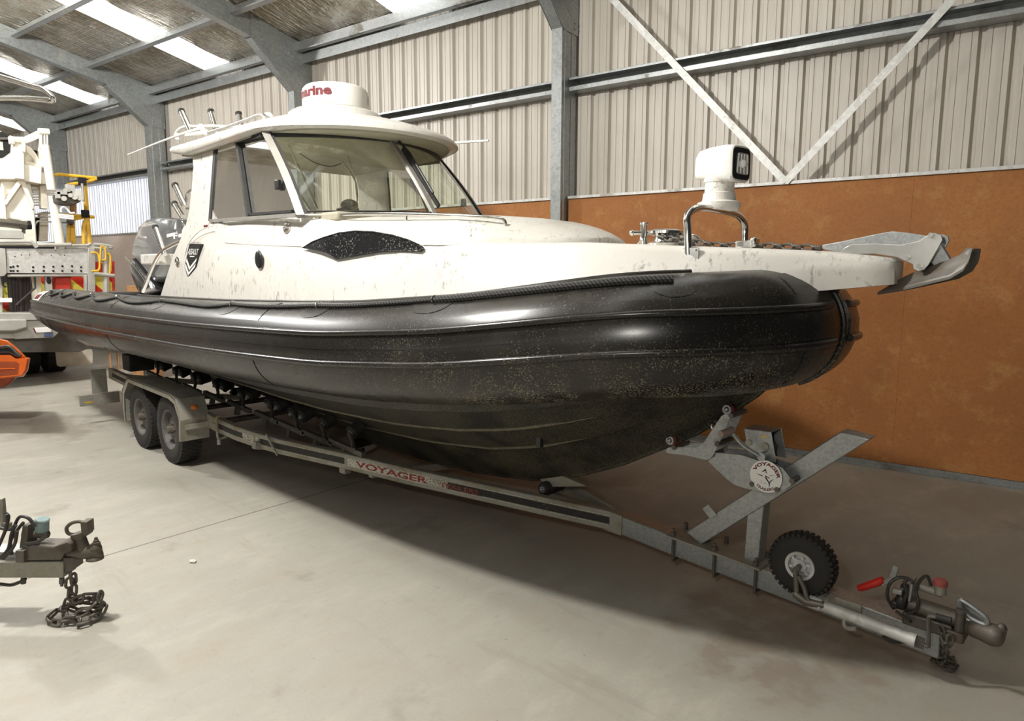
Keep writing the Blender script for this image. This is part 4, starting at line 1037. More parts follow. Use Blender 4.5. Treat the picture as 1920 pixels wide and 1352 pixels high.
rn = tag(rail_mesh().build('side_rail', 'galvanised_dusty', tr, bevel=.008, angle=30), 'near side rail with a black stripe')
rail_mesh(True).build('side_rail', 'galvanised_dusty', tr, bevel=.008, angle=30)
# stripe decal on the near rail
def rp_(s, dz, off=.002):
    """point on the outer face of the near rail: s = distance run"""
    P = [V(p) for p in RAIL]; S = [0]
    for i in range(1, len(P)): S.append(S[-1] + (P[i] - P[i - 1]).length)
    p = V([lerp(s, S, [q[k] for q in P]) for k in range(3)]); a = V([lerp(s + .05, S, [q[k] for q in P]) for k in range(3)]); c = V([lerp(s - .05, S, [q[k] for q in P]) for k in range(3)])
    d = a - c; d.z = 0; d.normalize(); n = V((d.y, -d.x, 0)); return p + n * off + V((0, 0, -dz)), S[-1]
RL = rp_(0, 0)[1]
def rail_s(x): # run at a given X
    lo, hi = 0, RL
    for _ in range(40):
        m_ = (lo + hi) / 2
        if rp_(m_, 0)[0].x < x: lo = m_
        else: hi = m_
    return lo
def rstrip(x0, x1, z0, z1, name, m, par, off=.002):
    b = MB(); s0, s1 = rail_s(x0), rail_s(x1); n = max(2, int((s1 - s0) / .12)); vs = []
    for k in range(n + 1):
        s = s0 + (s1 - s0) * k / n; vs += [rp_(s, z0, off)[0], rp_(s, z1, off)[0]]
    b.add(vs, [(2 * k, 2 * k + 2, 2 * k + 3, 2 * k + 1) for k in range(n)]); return b.build(name, m, par, flat=True)
speck('worn_black_stripe', (.014, .013, .011), (.20, .175, .11), .60, .6, 120)
speck('worn_white_print', (.62, .61, .56), (.17, .15, .10), .49, .6, 110)
speck('worn_red_print', (.24, .022, .016), (.17, .14, .09), .54, .6, 110)
for x0, x1 in ((-9.1, -7.7), (-6.1, -5.62), (-5.38, -4.53), (-3.35, -2.44)): rstrip(x0, x1, .036, .084, 'black_stripe', 'worn_black_stripe', rn)
for x0, x1 in ((-9.1, -7.7), (-6.1, -5.62), (-5.38, -2.44)):
    rstrip(x0, x1, .027, .031, 'white_line', 'worn_white_print', rn); rstrip(x0, x1, .089, .093, 'white_line', 'worn_white_print', rn)
rstrip(-5.62, -5.40, .034, .098, 'torn_tape', 'worn_white_print', rn)
b = MB()
sA, sB = rail_s(-4.42), rail_s(-3.78); put_text(b, 'VOYAGER', lambda u, v: rp_(sA + (sB - sA) * u, .084 - .048 * v, .003)[0], bold=.03); b.build('rail_lettering', 'worn_red_print', rn, flat=True); b = MB()
sA2, sB2 = rail_s(-3.68), rail_s(-3.38); put_text(b, 'TRAILERS', lambda u, v: rp_(sA2 + (sB2 - sA2) * u, .084 - .036 * v, .003)[0], bold=.02); b.build('rail_lettering', 'worn_red_print', rn, flat=True)
rstrip(-4.50, -3.62, .036, .088, 'lettering_ground', 'worn_white_print', rn, .0015); rstrip(-3.62, -3.35, .036, .088, 'lettering_ground', 'worn_black_stripe', rn, .0015)
# drawbar
DB = [(-2.50, .300), (-2.05, .268), (-1.5, .240), (-.64, .192), (-.60, .190)]
b = MB(); b.loft([[V((x, YN, z)), V((x, YN + .12, z)), V((x, YN + .12, z - .122)), V((x, YN, z - .122))] for x, z in DB]); b.build('drawbar', 'galvanised', tr, bevel=.006, angle=30)
b = MB(); b.bar((-2.5, YN - .002, .235), (-2.36, YN - .002, .232), .012, .13); b.build('drawbar_joint', 'galvanised_dusty', tr)
# cross members, axles
for x, z in ((-9.2, .57), (-8.0, .50), (-5.4, .40)):
    b = MB()
    zk = lerp(x, KX, KZ) - .17; zr = z - .02
    b.bar((x, 2.47, zr), (x, YC + .02, zk), .06, .06); b.bar((x, 2 * YC - 2.47, zr), (x, YC - .02, zk), .06, .06); b.build('cross_member', 'galvanised_dusty', tr, bevel=.004)
b = MB(); b.bar((-4.3, 2.88, .28), (-4.3, 2 * YC - 2.88, .12), .05, .06)
b.build('cross_member', 'galvanised_dusty', tr, bevel=.004)
for x in (-7.53, -6.72): b = MB(); b.cyl((x, 2.30, .326), (x, 2 * YC - 2.30, .326), .03, 12); b.build('axle', 'dirty_steel', tr)
b = MB(); b.bar((-7.9, 2.53, .42), (-6.35, 2.53, .37), .06, .07); b.build('spring_pack', 'dirty_steel', tr); b = MB(); b.bar((-7.9, 2 * YC - 2.53, .42), (-6.35, 2 * YC - 2.53, .37), .06, .07); b.build('spring_pack', 'dirty_steel', tr)
# wheels
def wheel(c, R, W, rimR, name, side=-1, holes=8, dirty=True, par=tr, tread=44):
    """wheel with its axis along Y; side=-1: outer face towards -Y"""
    c = V(c); ax = V((0, side, 0)); w = bpy.data.objects.new(name, None); COL.objects.link(w); w.location = c; w.empty_display_size = .1; parent_to(w, par)
    h = W / 2; b = MB()
    b.lathe([(rimR, -h * .85), (rimR + .02, -h), (R * .80, -h * 1.04), (R * .955, -h * .93), (R * .99, -h * .78), (R, -h * .5), (R, h * .5), (R * .99, h * .78), (R * .955, h * .93), (R * .80, h * 1.04), (rimR + .02, h), (rimR, h * .85)], c, ax, 56, True)
    t = b.build('tyre', 'tyre_rubber', w, angle=50)
    b = MB()
    for k in range(tread):
        a = 2 * PI * k / tread; u = V((math.cos(a), 0, math.sin(a))); tg = V((-math.sin(a), 0, math.cos(a)))
        for yy, dd in ((-.74, 0), (-.26, .5), (.26, 0), (.74, .5)):
            a2 = a + dd * 2 * PI / tread; u2 = V((math.cos(a2), 0, math.sin(a2))); tg2 = V((-math.sin(a2), 0, math.cos(a2)))
            Rm = Matrix((u2, V((0, 1, 0)), tg2)).transposed(); b.box(c + u2 * (R * (.988 if abs(yy) < .5 else .976)) + V((0, yy * h, 0)), (.018, h * .40, 2 * PI * R / tread * .66), Rm)
    b.build('tyre_tread', 'tyre_rubber', w)
    return w, ax, h
def steel_rim(w, c, ax, h, rimR, m, hub_m, spokes=8):
    c = V(c); b = MB()
    b.lathe([(rimR + .022, h * .92), (rimR + .012, h * .98), (rimR - .004, h * .86), (rimR - .016, h * .35), (rimR - .02, -h * .6)], c, ax, 40, True)
    # disc with tapering windows
    o = c + ax * (h * .30); u0 = V((1, 0, 0)); w0 = V((0, 0, 1))
    for k in range(spokes):
        a = 2 * PI * k / spokes; hw = PI / spokes
        def pt(r, da, dz=0): return o + (u0 * math.cos(a + da) + w0 * math.sin(a + da)) * r + ax * dz
        b.prism([pt(.075, -hw, .015), pt(.075, hw, .015), pt(rimR * .62, hw * .98, .02), pt(rimR * .98, hw * .45), pt(rimR * .98, -hw * .45), pt(rimR * .62, -hw * .98, .02)][::1], ax * -.006)
    b.lathe([(.085, .0), (.08, .022), (.05, .026), (.0, .026)], o, ax, 24)
    rim = b.build('rim', m, w, angle=35)
    b = MB(); b.lathe([(rimR - .02, 0), (0, .001)], c + ax * h * .14, ax, 24); b.build('rim_back', 'matt_black', w)
    b = MB(); b.lathe([(.038, 0), (.036, .05), (.028, .06), (0, .062)], o + ax * .02, ax, 18)
    for k in range(5):
        a = 2 * PI * k / 5; b.cyl(o + (u0 * math.cos(a) + w0 * math.sin(a)) * .058 + ax * .01, o + (u0 * math.cos(a) + w0 * math.sin(a)) * .058 + ax * .045, .010, 6)
    b.build('hub', hub_m, w)
for x in (-7.53, -6.72):
    for near in (1, 0):
        cy = 2.25 + .095 if near else 2 * YC - 2.345
        w, ax, h = wheel((x, cy, .328), .327, .19, .178, 'wheel', -1 if near else 1)
        steel_rim(w, (x, cy, .328), ax, h, .178, 'dark_rim', 'dirty_steel')
# mudguards: a folded steel tunnel over each pair of wheels
prof = [(-7.93, .22), (-7.945, .34), (-7.92, .575), (-7.735, .722), (-6.545, .702), (-6.40, .672), (-6.30, .49), (-6.33, .285)]
for near in (1, 0):
    b = MB(); ya, yb_ = (2.215, 2.475) if near else (2 * YC - 2.215, 2 * YC - 2.475); s = 1 if near else -1
    outer = [(x, z) for x, z in prof]
    cx, cz = -7.12, .36
    inner = [(x + (cx - x) * .012, z - (.012 if z > .5 else 0)) for x, z in prof]
    rr = []
    for (x, z), (x2, z2) in zip(outer, inner): rr.append([V((x, ya, z)), V((x, yb_, z)), V((x2, yb_, z2)), V((x2, ya, z2))])
    b.loft(rr)
    lip = [(x + (cx - x) * .055, z - (.05 if z > .55 else .0)) for x, z in prof]
    rr = [[V((x, ya, z)), V((x2, ya, z2)), V((x2, ya + s * .005, z2)), V((x, ya + s * .005, z))] for (x, z), (x2, z2) in zip(outer, lip)]; b.loft(rr)
    mg = b.build('mudguard', 'galvanised_dusty', tr, bevel=.004, angle=25)
    if near:
        b = MB(); c = V((-6.345, 2.36, .585)); b.ball(c, (.02, .035, .024), 12, 8); b.build('amber_marker', 'amber_lens', mg)
        b = MB(); b.bar((-6.30, 2.25, .42), (-6.27, 2.47, .43), .006, .05); b.bar((-6.27, 2.47, .43), (-6.05, 2.45, .43), .03, .05); b.build('mudguard_bracket', 'galvanised_dusty', mg)
# U-bolts and clamp by the mudguard
b = MB(); b.tube(smooth_path([(-6.02, 2.50, .53), (-6.02, 2.43, .53), (-6.02, 2.425, .45), (-6.02, 2.43, .34), (-6.02, 2.50, .34)], 4), .012, 8); b.cyl((-6.02, 2.435, .33), (-6.02, 2.435, .28), .018, 8); b.build('rail_clamp', 'galvanised_dusty', tr)
b = MB(); b.tube([V((-5.28, 2.525, .485)), V((-5.14, 2.545, .33))], .010, 6); b.build('rail_clamp', 'galvanised_dusty', tr)
b = MB(); b.lohi((-4.62, 2.80, .24), (-4.54, 2.86, .30)); b.build('rail_peg', 'galvanised_dusty', tr, bevel=.004)
# rear light board hanging off the tail, upside-down T
b = MB(); yy = 2.46; x = -9.30; b.lohi((x, 2.27, .34), (x + .012, 2.44, .63)); b.lohi((x - .004, 2.13, .20), (x + .03, 2.56, .335)); lb = tag(b.build('rear_light_board', 'galvanised_dusty', tr, bevel=.004), 'mossy inverted-T lamp board at the tail'); b = MB(); b.lohi((x + .03, 2.18, .235), (x + .036, 2.27, .25)); b.build('reflector', 'yellow_paint', lb)
# keel and bilge rollers with their arms
def roller(c, ax, L, r, par, m='black_rubber'):
    ax = V(ax).normalized(); c = V(c); b = MB(); b.lathe([(r * .45, -L / 2), (r * .9, -L / 2), (r, -L * .42), (r * .96, -L * .2), (r * .96, L * .2), (r, L * .42), (r * .9, L / 2), (r * .45, L / 2)], c, ax, 22); o = b.build('roller', m, par)
    b = MB(); b.lathe([(.026, -L / 2 - .012), (.026, L / 2 + .012)], c, ax, 12); b.ball(c - ax * (L / 2 + .014), (.016, .016, .016), 10, 6); b.build('roller_pin', 'galvanised', o)
def hull_z(x, off):   # height of the hull skin at an offset from the keel
    pr = hull_half(x); return lerp(off, [p[0] for p in pr[:11]], [p[1] for p in pr[:11]])
for x in (-8.9, -8.3, -7.75, -7.15, -6.55, -5.95, -5.5, -5.05, -4.62):
    for sgn in (-1, 1):
        off = .55 if x < -4.3 else .42
        z = hull_z(x, off) - .075
        for dx in ((-.0,) if x > -5.2 else (-.09, .09)):
            roller((x + dx, YC + sgn * off, z), (0, 1, -sgn * -.42 * -1), .11, .062, tr)
        b = MB(); b.tube(smooth_path([(x, YC + sgn * (off + .07), z - .02), (x + .10, YC + sgn * (off + .10), z - .07), (x + .20, YC + sgn * (off + .16), z - .10)], 4), .016, 8)
        b.bar((x - .2, YC + sgn * (off + .12), z - .10), (x + .28, YC + sgn * (off + .12), z - .13), .04, .04); b.bar((x + .02, YC + sgn * (off + .12), z - .12), (x + .02, YC + sgn * (off + .14), lerp(x, [-9, -4], [.5, .32])), .05, .04)
        b.build('roller_arm', 'dirty_steel', tr)
for x in (-8.0, -5.4, -3.0): roller((x, YC, lerp(x, KX, KZ) - .03 - .06), (0, 1, 0), .2, .05, tr)
b = MB(); b.lohi((-9.28, 2.62, .60), (-9.0, 2.9, .80)); b.build('rear_roller_block', 'black_rubber', tr, bevel=.01)
# bow keel guide seen under the stem
b = MB(); b.prism([aty(1012, 899, YC - .05), aty(1055, 893, YC - .05), aty(1100, 912, YC - .05), aty(1030, 913, YC - .05)], (0, .1, 0)); b.bar(V((-3.1, YC, .26)), V((-2.35, YC, .26)), .05, .05); b.build('keel_guide', 'galvanised_dusty', tr)
# winch post
wp_ = bpy.data.objects.new('winch_post', None); COL.objects.link(wp_); wp_.location = (-1.7, YC, .27); parent_to(wp_, tr)
PA, PB = V((-1.865, YC, .285)), V((-1.02, YC, 1.06))
dd = (PB - PA).normalized(); nn = V((0, 1, 0)).cross(dd).normalized()
if nn.z < 0: nn = -nn
b = MB(); w = .052; q = [PA - nn * w + dd * .02, PA + nn * w - dd * .02 - V((0.0, 0, 0)), PB + nn * w - dd * .055, PB - nn * w + dd * .035]
b.prism([p + V((0, -.05, 0)) for p in q], (0, .10, 0)); b.build('post_brace', 'galvanised', wp_, bevel=.006)
b = MB(); b.prism([V((x, YC - .045, z)) for x, z in ((-1.56, .235), (-1.475, .23), (-1.455, .70), (-1.545, .70))], (0, .09, 0)); b.build('post_upright', 'galvanised', wp_, bevel=.006)
b = MB(); b.bar((-2.02, YC, .272), (-1.44, YC, .243), .20, .012); b.build('post_base_plate', 'galvanised_dusty', wp_)
b = MB()
for x in (-1.985, -1.72, -1.475):
    z = lerp(x, [p[0] for p in DB], [p[1] for p in DB]); y = YN - .012
    b = MB(); b.tube(smooth_path([(x, y, z + .055), (x, y, z - .13), (x, y + .02, z - .145), (x, y + .13, z - .145)], 3), .0085, 8); b.cyl((x, y, z + .012), (x, y, z + .034), .017, 6); b.cyl((x, YN + .135, z + .012), (x, YN + .135, z + .05), .015, 6); b.build('post_bolt', 'dirty_steel', wp_)
b = MB(); b.prism([aty(1317, 954, YN), aty(1328, 946, YN), aty(1344, 966, YN), aty(1332, 974, YN)], (0, .006, 0)); b.build('post_tab', 'galvanised', wp_)
fish = [(1347, 844), (1400, 849), (1440, 862), (1475, 872), (1493, 895), (1492, 906), (1478, 916), (1461, 921.5), (1430, 917), (1405, 911), (1388, 906), (1370, 893), (1337, 861)]
for dy in (-.06, .055):
    b = MB(); b.prism([aty(x, y, YN) + V((0, dy, 0)) for x, y in fish], (0, .006, 0)); side_pl = b.build('winch_side_plate', 'galvanised', wp_, bevel=.002)
    if dy < 0: near_plate = side_pl
for x, y in ((1411, 907), (1458, 917.5), (1486, 901), (1336, 853)): b = MB(); c = aty(x, y, YN - .06); b.cyl(c + V((0, -.012, 0)), c + V((0, .13, 0)), .014, 10); b.build('plate_bolt', 'dirty_steel', wp_)
boom = [(1261.5, 838), (1266, 834), (1320, 833), (1332, 824), (1364, 776.5), (1371, 772), (1379, 773), (1381, 780), (1366, 815), (1349, 850), (1342, 857), (1335, 858), (1300, 850), (1264, 845.5), (1260, 842)]
for dy in (-.075, .07):
    b = MB(); b.prism([aty(x, y, YN) + V((0, dy, 0)) for x, y in boom], (0, .006, 0)); b.build('bow_rocker_plate', 'galvanised', wp_, bevel=.002)
for x, y in ((1372, 779), (1265, 839), (1346, 832)): b = MB(); c = aty(x, y, YN - .075); b.cyl(c + V((0, -.012, 0)), c + V((0, .16, 0)), .014, 10); b.build('plate_bolt', 'dirty_steel', wp_)
for x, y in ((1370, 771), (1262, 829)): c = aty(x, y, YN) + V((-.025, .075, .005)); roller(c, (0, 1, 0), .12, .040, wp_, 'dark_red_roller')
b = MB()
q = [aty(1395, 803, YN - .02), aty(1446, 810, YN - .02), aty(1456, 868, YN - .02), aty(1404, 859, YN - .02)]
b.prism(q, (0, .004, 0)); b.prism([p + V((0, .13, 0)) for p in q], (0, .004, 0)); b.prism([q[0], q[1], q[1] + V((0, .134, 0)), q[0] + V((0, .134, 0))], (0, 0, -.005)); b.prism([q[0], q[3], q[3] + V((0, .134, 0)), q[0] + V((0, .134, 0))], (.004, 0, 0))
wn = tag(b.build('winch_housing', 'galvanised', wp_, bevel=.002), 'boxy winch housing on the post')
b = MB(); c = (q[0] + q[1] + q[2] + q[3]) / 4; b.cyl(c + V((0, .01, -.03)), c + V((0, .125, -.03)), .045, 18); b.lathe([(.07, .01), (.07, .02)], c + V((0, 0, -.03)), (0, 1, 0), 24); b.build('winch_drum', 'dirty_steel', wp_)
b = MB(); c2 = aty(1435, 837, YN - .02); b.cyl(c2 + V((0, -.01, 0)), c2, .02, 14); c2 = aty(1404, 830, YN - .02); b.cyl(c2 + V((0, -.006, 0)), c2, .018, 14); b.build('winch_bush', 'galvanised_dusty', wp_)
b = MB(); b.prism([aty(x, y, YN - .023) for x, y in ((1427, 816), (1436, 817), (1437, 820.5), (1428, 820))], (0, .002, 0)); b.build('winch_sticker', 'yellow_paint', wp_)
b = MB(); b.tube(smooth_path([aty(1368, 803, YN - .10), aty(1374, 812, YN - .11), aty(1390, 832, YN - .10), aty(1408, 845, YN - .09), aty(1427, 856, YN - .07)], 5), .011, 8); c = aty(1427, 857, YN - .08); b.cyl(c, c + V((0, .08, 0)), .022, 14); cra = b.build('winch_crank', 'galvanised', wn)
b = MB(); c = aty(1374, 806, YN - .11); e = aty(1351, 814, YN - .20); b.cyl(c, e, .019, 14); b.build('crank_grip', 'pink_grip' if 'pink_grip' in M else plain('pink_grip', (.30, .21, .19), .6), wp_)
b = MB()
for x, y in ((1332, 795), (1343, 789)): b = MB(); b.tube([aty(x, y, YN - .02), aty(x + 6, y + 17, YN - .02)], .006, 6); b.ball(aty(x, y, YN - .02), (.02, .02, .008), 8, 6); b.build('bow_eye_bolt', 'stainless', wp_)
# round maker's decal on the winch plate
dc = aty(1436, 893.5, YN - .0665); RD = .086
def dpt(r, a, off=.001): return dc + V((r * math.cos(a), -off, r * math.sin(a)))
b = MB(); b.add([dpt(RD, 2 * PI * k / 48) for k in range(48)], [tuple(range(48))]); dec = tag(b.build('round_decal', 'white_print', wp_, flat=True), 'round white decal with red lettering')
b = MB(); ri = .0775
b.add([dpt(RD * (1 if k % 2 else .955), 2 * PI * (k // 2) / 48, .0016) for k in range(96)], [((2 * k), (2 * k + 1), (2 * k + 3) % 96, (2 * k + 2) % 96) for k in range(48)])
def arc_text(b, txt, r0, r1, a0, a1, inward=False): put_text(b, txt, lambda u, v: dpt(r0 + (r1 - r0) * v, a0 + (a1 - a0) * u, .002), bold=.04)
b = MB(); arc_text(b, 'VOYAGER', .058, .077, math.radians(160), math.radians(2)); b.build('decal_lettering', 'maroon_print', wp_, flat=True); b = MB(); put_text(b, 'TRAILERS', lambda u, v: dpt(.077 - .015 * v, math.radians(228 + 82 * u), .002), bold=.03); b.build('decal_lettering', 'maroon_print', wp_, flat=True)
b = MB()
def dq(*pts): b.add([dc + V((x * RD, -.002, z * RD)) for x, z in pts], [tuple(range(len(pts)))])
dq((-.30, .22), (-.02, .50), (.06, .22), (.25, .12), (-.02, .24), (-.02, .36), (-.12, .30)); dq((.25, .14), (.62, .20), (.25, .10)); dq((-.62, .08), (-.2, .04), (-.2, -.04)); dq((-.06, .0), (.26, -.08), (.24, -.02), (-.02, .06)); dq((-.08, -.04), (.22, -.40), (.28, -.36), (.04, -.04))
dq((.52, -.02), (.30, -.30), (.24, -.72), (.20, -.38), (.30, -.20)); dq((-.30, -.30), (-.22, -.56), (-.26, -.34)); dq((-.1, -.44), (.14, -.48), (-.08, -.40))
b.build('decal_mark', 'black_print', wp_, flat=True)
# jockey wheel stowed against the drawbar
jk = bpy.data.objects.new('jockey_wheel', None); COL.objects.link(jk); jk.location = (-1.2, 3.37, .375); parent_to(jk, tr)
JC = V((-1.20, 3.37, .375)); R = .158; W = .085
b = MB(); ax = V((.02, -1, .0)); b.lathe([(.07, -W / 2), (.10, -W * .55), (.140, -W * .52), (.153, -W * .36), (R - .002, -W * .2), (R, 0), (R - .002, W * .2), (.153, W * .36), (.140, W * .52), (.10, W * .55), (.07, W / 2)], JC, ax, 48, True); ty = b.build('jockey_tyre', 'tyre_rubber', jk, angle=50)
b = MB()
for k in range(34):
    a = 2 * PI * k / 34; u = V((math.cos(a), 0, math.sin(a))); tg = V((-math.sin(a), 0, math.cos(a)))
    for yy, dd_ in ((-.030, 0), (.030, .5), (0, .25)):
        a2 = a + dd_ * 2 * PI / 34; u2 = V((math.cos(a2), 0, math.sin(a2))); tg2 = V((-math.sin(a2), 0, math.cos(a2))); b.box(JC + u2 * (R - (.004 if yy else -.001)) + V((0, yy, 0)), (.014, .024, .018), Matrix((u2, V((0, 1, 0)), tg2)).transposed())
b.build('tread_blocks', 'tyre_rubber', jk)
b = MB(); b.lathe([(.076, W * .45), (.072, W * .56), (.058, W * .52), (.054, W * .2), (.03, W * .2), (.03, W * .5), (.0, W * .5)], JC, ax, 36, True)
for k in range(6):
    a = 2 * PI * k / 6 + .3; u = V((math.cos(a), 0, math.sin(a))); b.bar(JC + u * .025 + ax * W * .3, JC + u * .058 + ax * W * .3, .014, .02, ax); b.cyl(JC + u * .045 + ax * W * .3, JC + u * .045 + ax * W * .5, .008, 6)
b.build('jockey_rim', 'silver_rim', jk, angle=35)
fy = 3.30
b = MB(); b.cyl(JC + V((0, .06, 0)), V((JC.x, fy - .01, JC.z)), .013, 10); b.tube(smooth_path([V((JC.x, fy, JC.z)), V((JC.x - .015, fy, JC.z - .03)), aty(1492, 1075, fy), aty(1494, 1120, fy)], 5), .014, 10); b.tube(smooth_path([aty(1497, 1080, fy), aty(1508, 1102, fy), aty(1516, 1125, fy), aty(1540, 1133, fy + .02)], 5), .012, 10); b.tube([aty(1490, 1112, fy), aty(1510, 1128, fy), aty(1545, 1135, fy + .02)], .020, 10)
b.build('jockey_fork', 'weathered_cast_steel', jk)
t0, t1 = aty(1530, 1131, fy + .03), aty(1712, 1200, fy + .03); dj = (t1 - t0).normalized()
b = MB(); b.cyl(t0, t1, .028, 20); b.cyl(t0 - dj * .03, t0 + dj * .03, .033, 18); b.cyl(t1 - dj * .02, t1 + dj * .012, .031, 18); b.build('jockey_tube', 'galvanised_light', jk)
b = MB(); u0 = aty(1732, 1208, fy + .03); b.bar(t1, u0, .012, .05); b.tube(smooth_path([u0, aty(1740, 1212, fy + .03), aty(1741, 1195, fy + .03), aty(1741, 1160, fy + .03), aty(1745, 1156, fy + .03), aty(1758, 1158, fy + .03)], 4), .009, 8); hnd = b.build('jockey_crank', 'dirty_steel', jk); b = MB(); b.cyl(aty(1755, 1156, fy + .03), aty(1784, 1164, fy + .03), .015, 12); b.build('crank_sleeve', 'black_rubber', jk)
b = MB(); c = aty(1588, 1152, fy + .03); b.lohi(c + V((-.07, .035, -.005)), c + V((.05, .05, .05))); b.tube(smooth_path([aty(1583, 1160, fy + .02), aty(1584, 1174, fy + .01), aty(1593, 1179, fy), aty(1606, 1179, fy)], 4), .011, 8); b.build('jockey_clamp', 'galvanised_dusty', jk, bevel=.004)
# drawbar end bracket plates
b = MB(); b.prism([aty(x, y, YN - .008) for x, y in ((1556, 1112), (1604, 1133), (1606, 1150), (1552, 1132))], (0, .008, 0)); b.build('drawbar_bracket', 'galvanised_dusty', tr)
# coupling: override body, head, lever
cp = bpy.data.objects.new('tow_coupling', None); COL.objects.link(cp); cp.location = (-.6, YC, .24); parent_to(cp, tr)
cy = YC - .02
b = MB(); b.cyl(aty(1690, 1126, cy), aty(1800, 1163, cy), .040, 20); b.lohi(aty(1692, 1147, cy - .05), aty(1796, 1172, cy + .09) + V((0, 0, -.015))); b.bar(aty(1770, 1180, cy), aty(1812, 1190, cy), .12, .05); b.build('override_body', 'weathered_cast_steel', cp, bevel=.008)
b = MB(); b.lathe([(.015, -.01), (.018, 0), (.018, .075), (.022, .08), (.022, .092), (0, .095)], aty(1798, 1180, cy - .05), (0, 0, 1), 16); b.cyl(aty(1798, 1168, cy), aty(1826, 1178, cy), .034, 16); b.build('coupling_shaft', 'dirty_steel', cp)
hcn = aty(1872, 1192, cy)
b = MB(); b.loft([[aty(px, py, cy) + V((0, r * math.cos(a), r * math.sin(a))) for a in [2 * PI * k / 18 for k in range(18)]] for px, py, r in ((1812, 1172, .028), (1822, 1176, .040), (1840, 1183, .042), (1860, 1190, .050), (1874, 1193, .048), (1882, 1195, .035), (1885, 1196, .012))]); b.build('coupling_head', 'weathered_cast_steel', cp, angle=50)
b = MB(); b.cyl(aty(1876, 1186, cy), aty(1878, 1176, cy), .022, 14); b.ball(aty(1878, 1177, cy), .020, 12, 8); b.build('head_knob', 'dirty_steel', cp)
b = MB(); hl_ = [(1800, 1126), (1806, 1127), (1830, 1143), (1848, 1158), (1851, 1167), (1845, 1170), (1820, 1158), (1804, 1142), (1800, 1133)]
b.tube(smooth_path([aty(x, y, cy - .01) for x, y in hl_], 4, True), .012, 8, closed=True); b.prism([aty(x, y, cy - .0) for x, y in hl_], (0, .01, 0)); b.cyl(aty(1812, 1160, cy), aty(1838, 1172, cy), .016, 12); b.build('coupling_handle', 'galvanised', cp)
# brake gear
bk = bpy.data.objects.new('brake_unit', None); COL.objects.link(bk); bk.location = (-.85, YC, .3); parent_to(bk, tr)
b = MB(); b.cyl(aty(1722, 1100, cy), aty(1766, 1114, cy), .017, 16); b.cyl(aty(1763, 1113, cy), aty(1763, 1094, cy), .026, 18); b.build('master_cylinder', 'galvanised_dusty', bk)
b = MB(); c = aty(1763, 1093, cy); b.lathe([(.027, -.012), (.031, -.010), (.031, .012), (.022, .017), (0, .018)], c, (0, 0, 1), 14); b.build('cylinder_cap', 'faded_red_cap', bk)
b = MB(); b.bar(aty(1714, 1084, cy - .02), aty(1708, 1124, cy - .02), .07, .012, (1, 0, 0)); b.lohi(aty(1672, 1112, cy - .06), aty(1700, 1098, cy + .02)); b.bar(aty(1680, 1062, cy), aty(1672, 1088, cy), .01, .028, (1, 0, 0)); b.bar(aty(1675, 1085, cy), aty(1652, 1094, cy), .02, .022); b.build('brake_lever_bracket', 'galvanised', bk, bevel=.003)
b = MB(); b.tube([aty(1656, 1087, cy), aty(1645, 1092, cy), aty(1630, 1097, cy), aty(1616, 1102, cy), aty(1609, 1103, cy)], [.017, .0195, .0185, .0185, .014], 14); tag(b.build('brake_lever_grip', 'red_plastic', bk), 'bright red brake lever grip')
b = MB(); b.lohi(aty(1668, 1140, cy - .07), aty(1690, 1122, cy - .01)); b.ball(aty(1690, 1128, cy - .04), (.03, .03, .04), 10, 6); b.lohi(aty(1686, 1118, cy - .02), aty(1706, 1094, cy + .02)); b.build('trailer_plug', 'black_plastic', bk, bevel=.008)
b = MB()
for pts in (((1676, 1142), (1664, 1120), (1668, 1095), (1685, 1083), (1704, 1085), (1712, 1094)), ((1700, 1150), (1716, 1145), (1722, 1128), (1718, 1110), (1724, 1090), (1738, 1080), (1746, 1098)), ((1680, 1146), (1700, 1160), (1708, 1166)), ((1690, 1140), (1700, 1112), (1696, 1092), (1706, 1084)), ((1655, 1192), (1672, 1203), (1700, 1204))):
    b = MB(); b.tube(smooth_path([aty(x, y, cy - .05 - .01 * (i % 3)) for i, (x, y) in enumerate(pts)], 6), .0075, 8); b.build('brake_cable', 'black_hose', bk)
# safety chain, hanging from the drawbar onto the floor
sc_ = thing('safety_chain', (-.58, 3.42, .1), 'rusty safety chain hung from the boat trailer coupling to the floor', 'chain')
cyy = YN - .03
top_ = aty(1770, 1184, cyy); flo = atz(1772, 1248)
path = [aty(1765, 1180, cyy), aty(1770, 1195, cyy), aty(1774, 1210, cyy), V((flo.x, flo.y, .02)), V((flo.x + .035, flo.y + .02, .012)), V((flo.x + .03, flo.y - .04, .012)), V((flo.x - .04, flo.y - .02, .012)), V((flo.x - .03, flo.y + .04, .014)), V((flo.x + .02, flo.y + .03, .03)), V((flo.x + .02, flo.y - .02, .05)), V((flo.x - .03, flo.y, .06)), aty(1778, 1208, cyy), aty(1782, 1188, cyy)]
lay_chain(sc_, smooth_path(path, 4), .052, .036, .0055, 'weathered_cast_steel', .3)

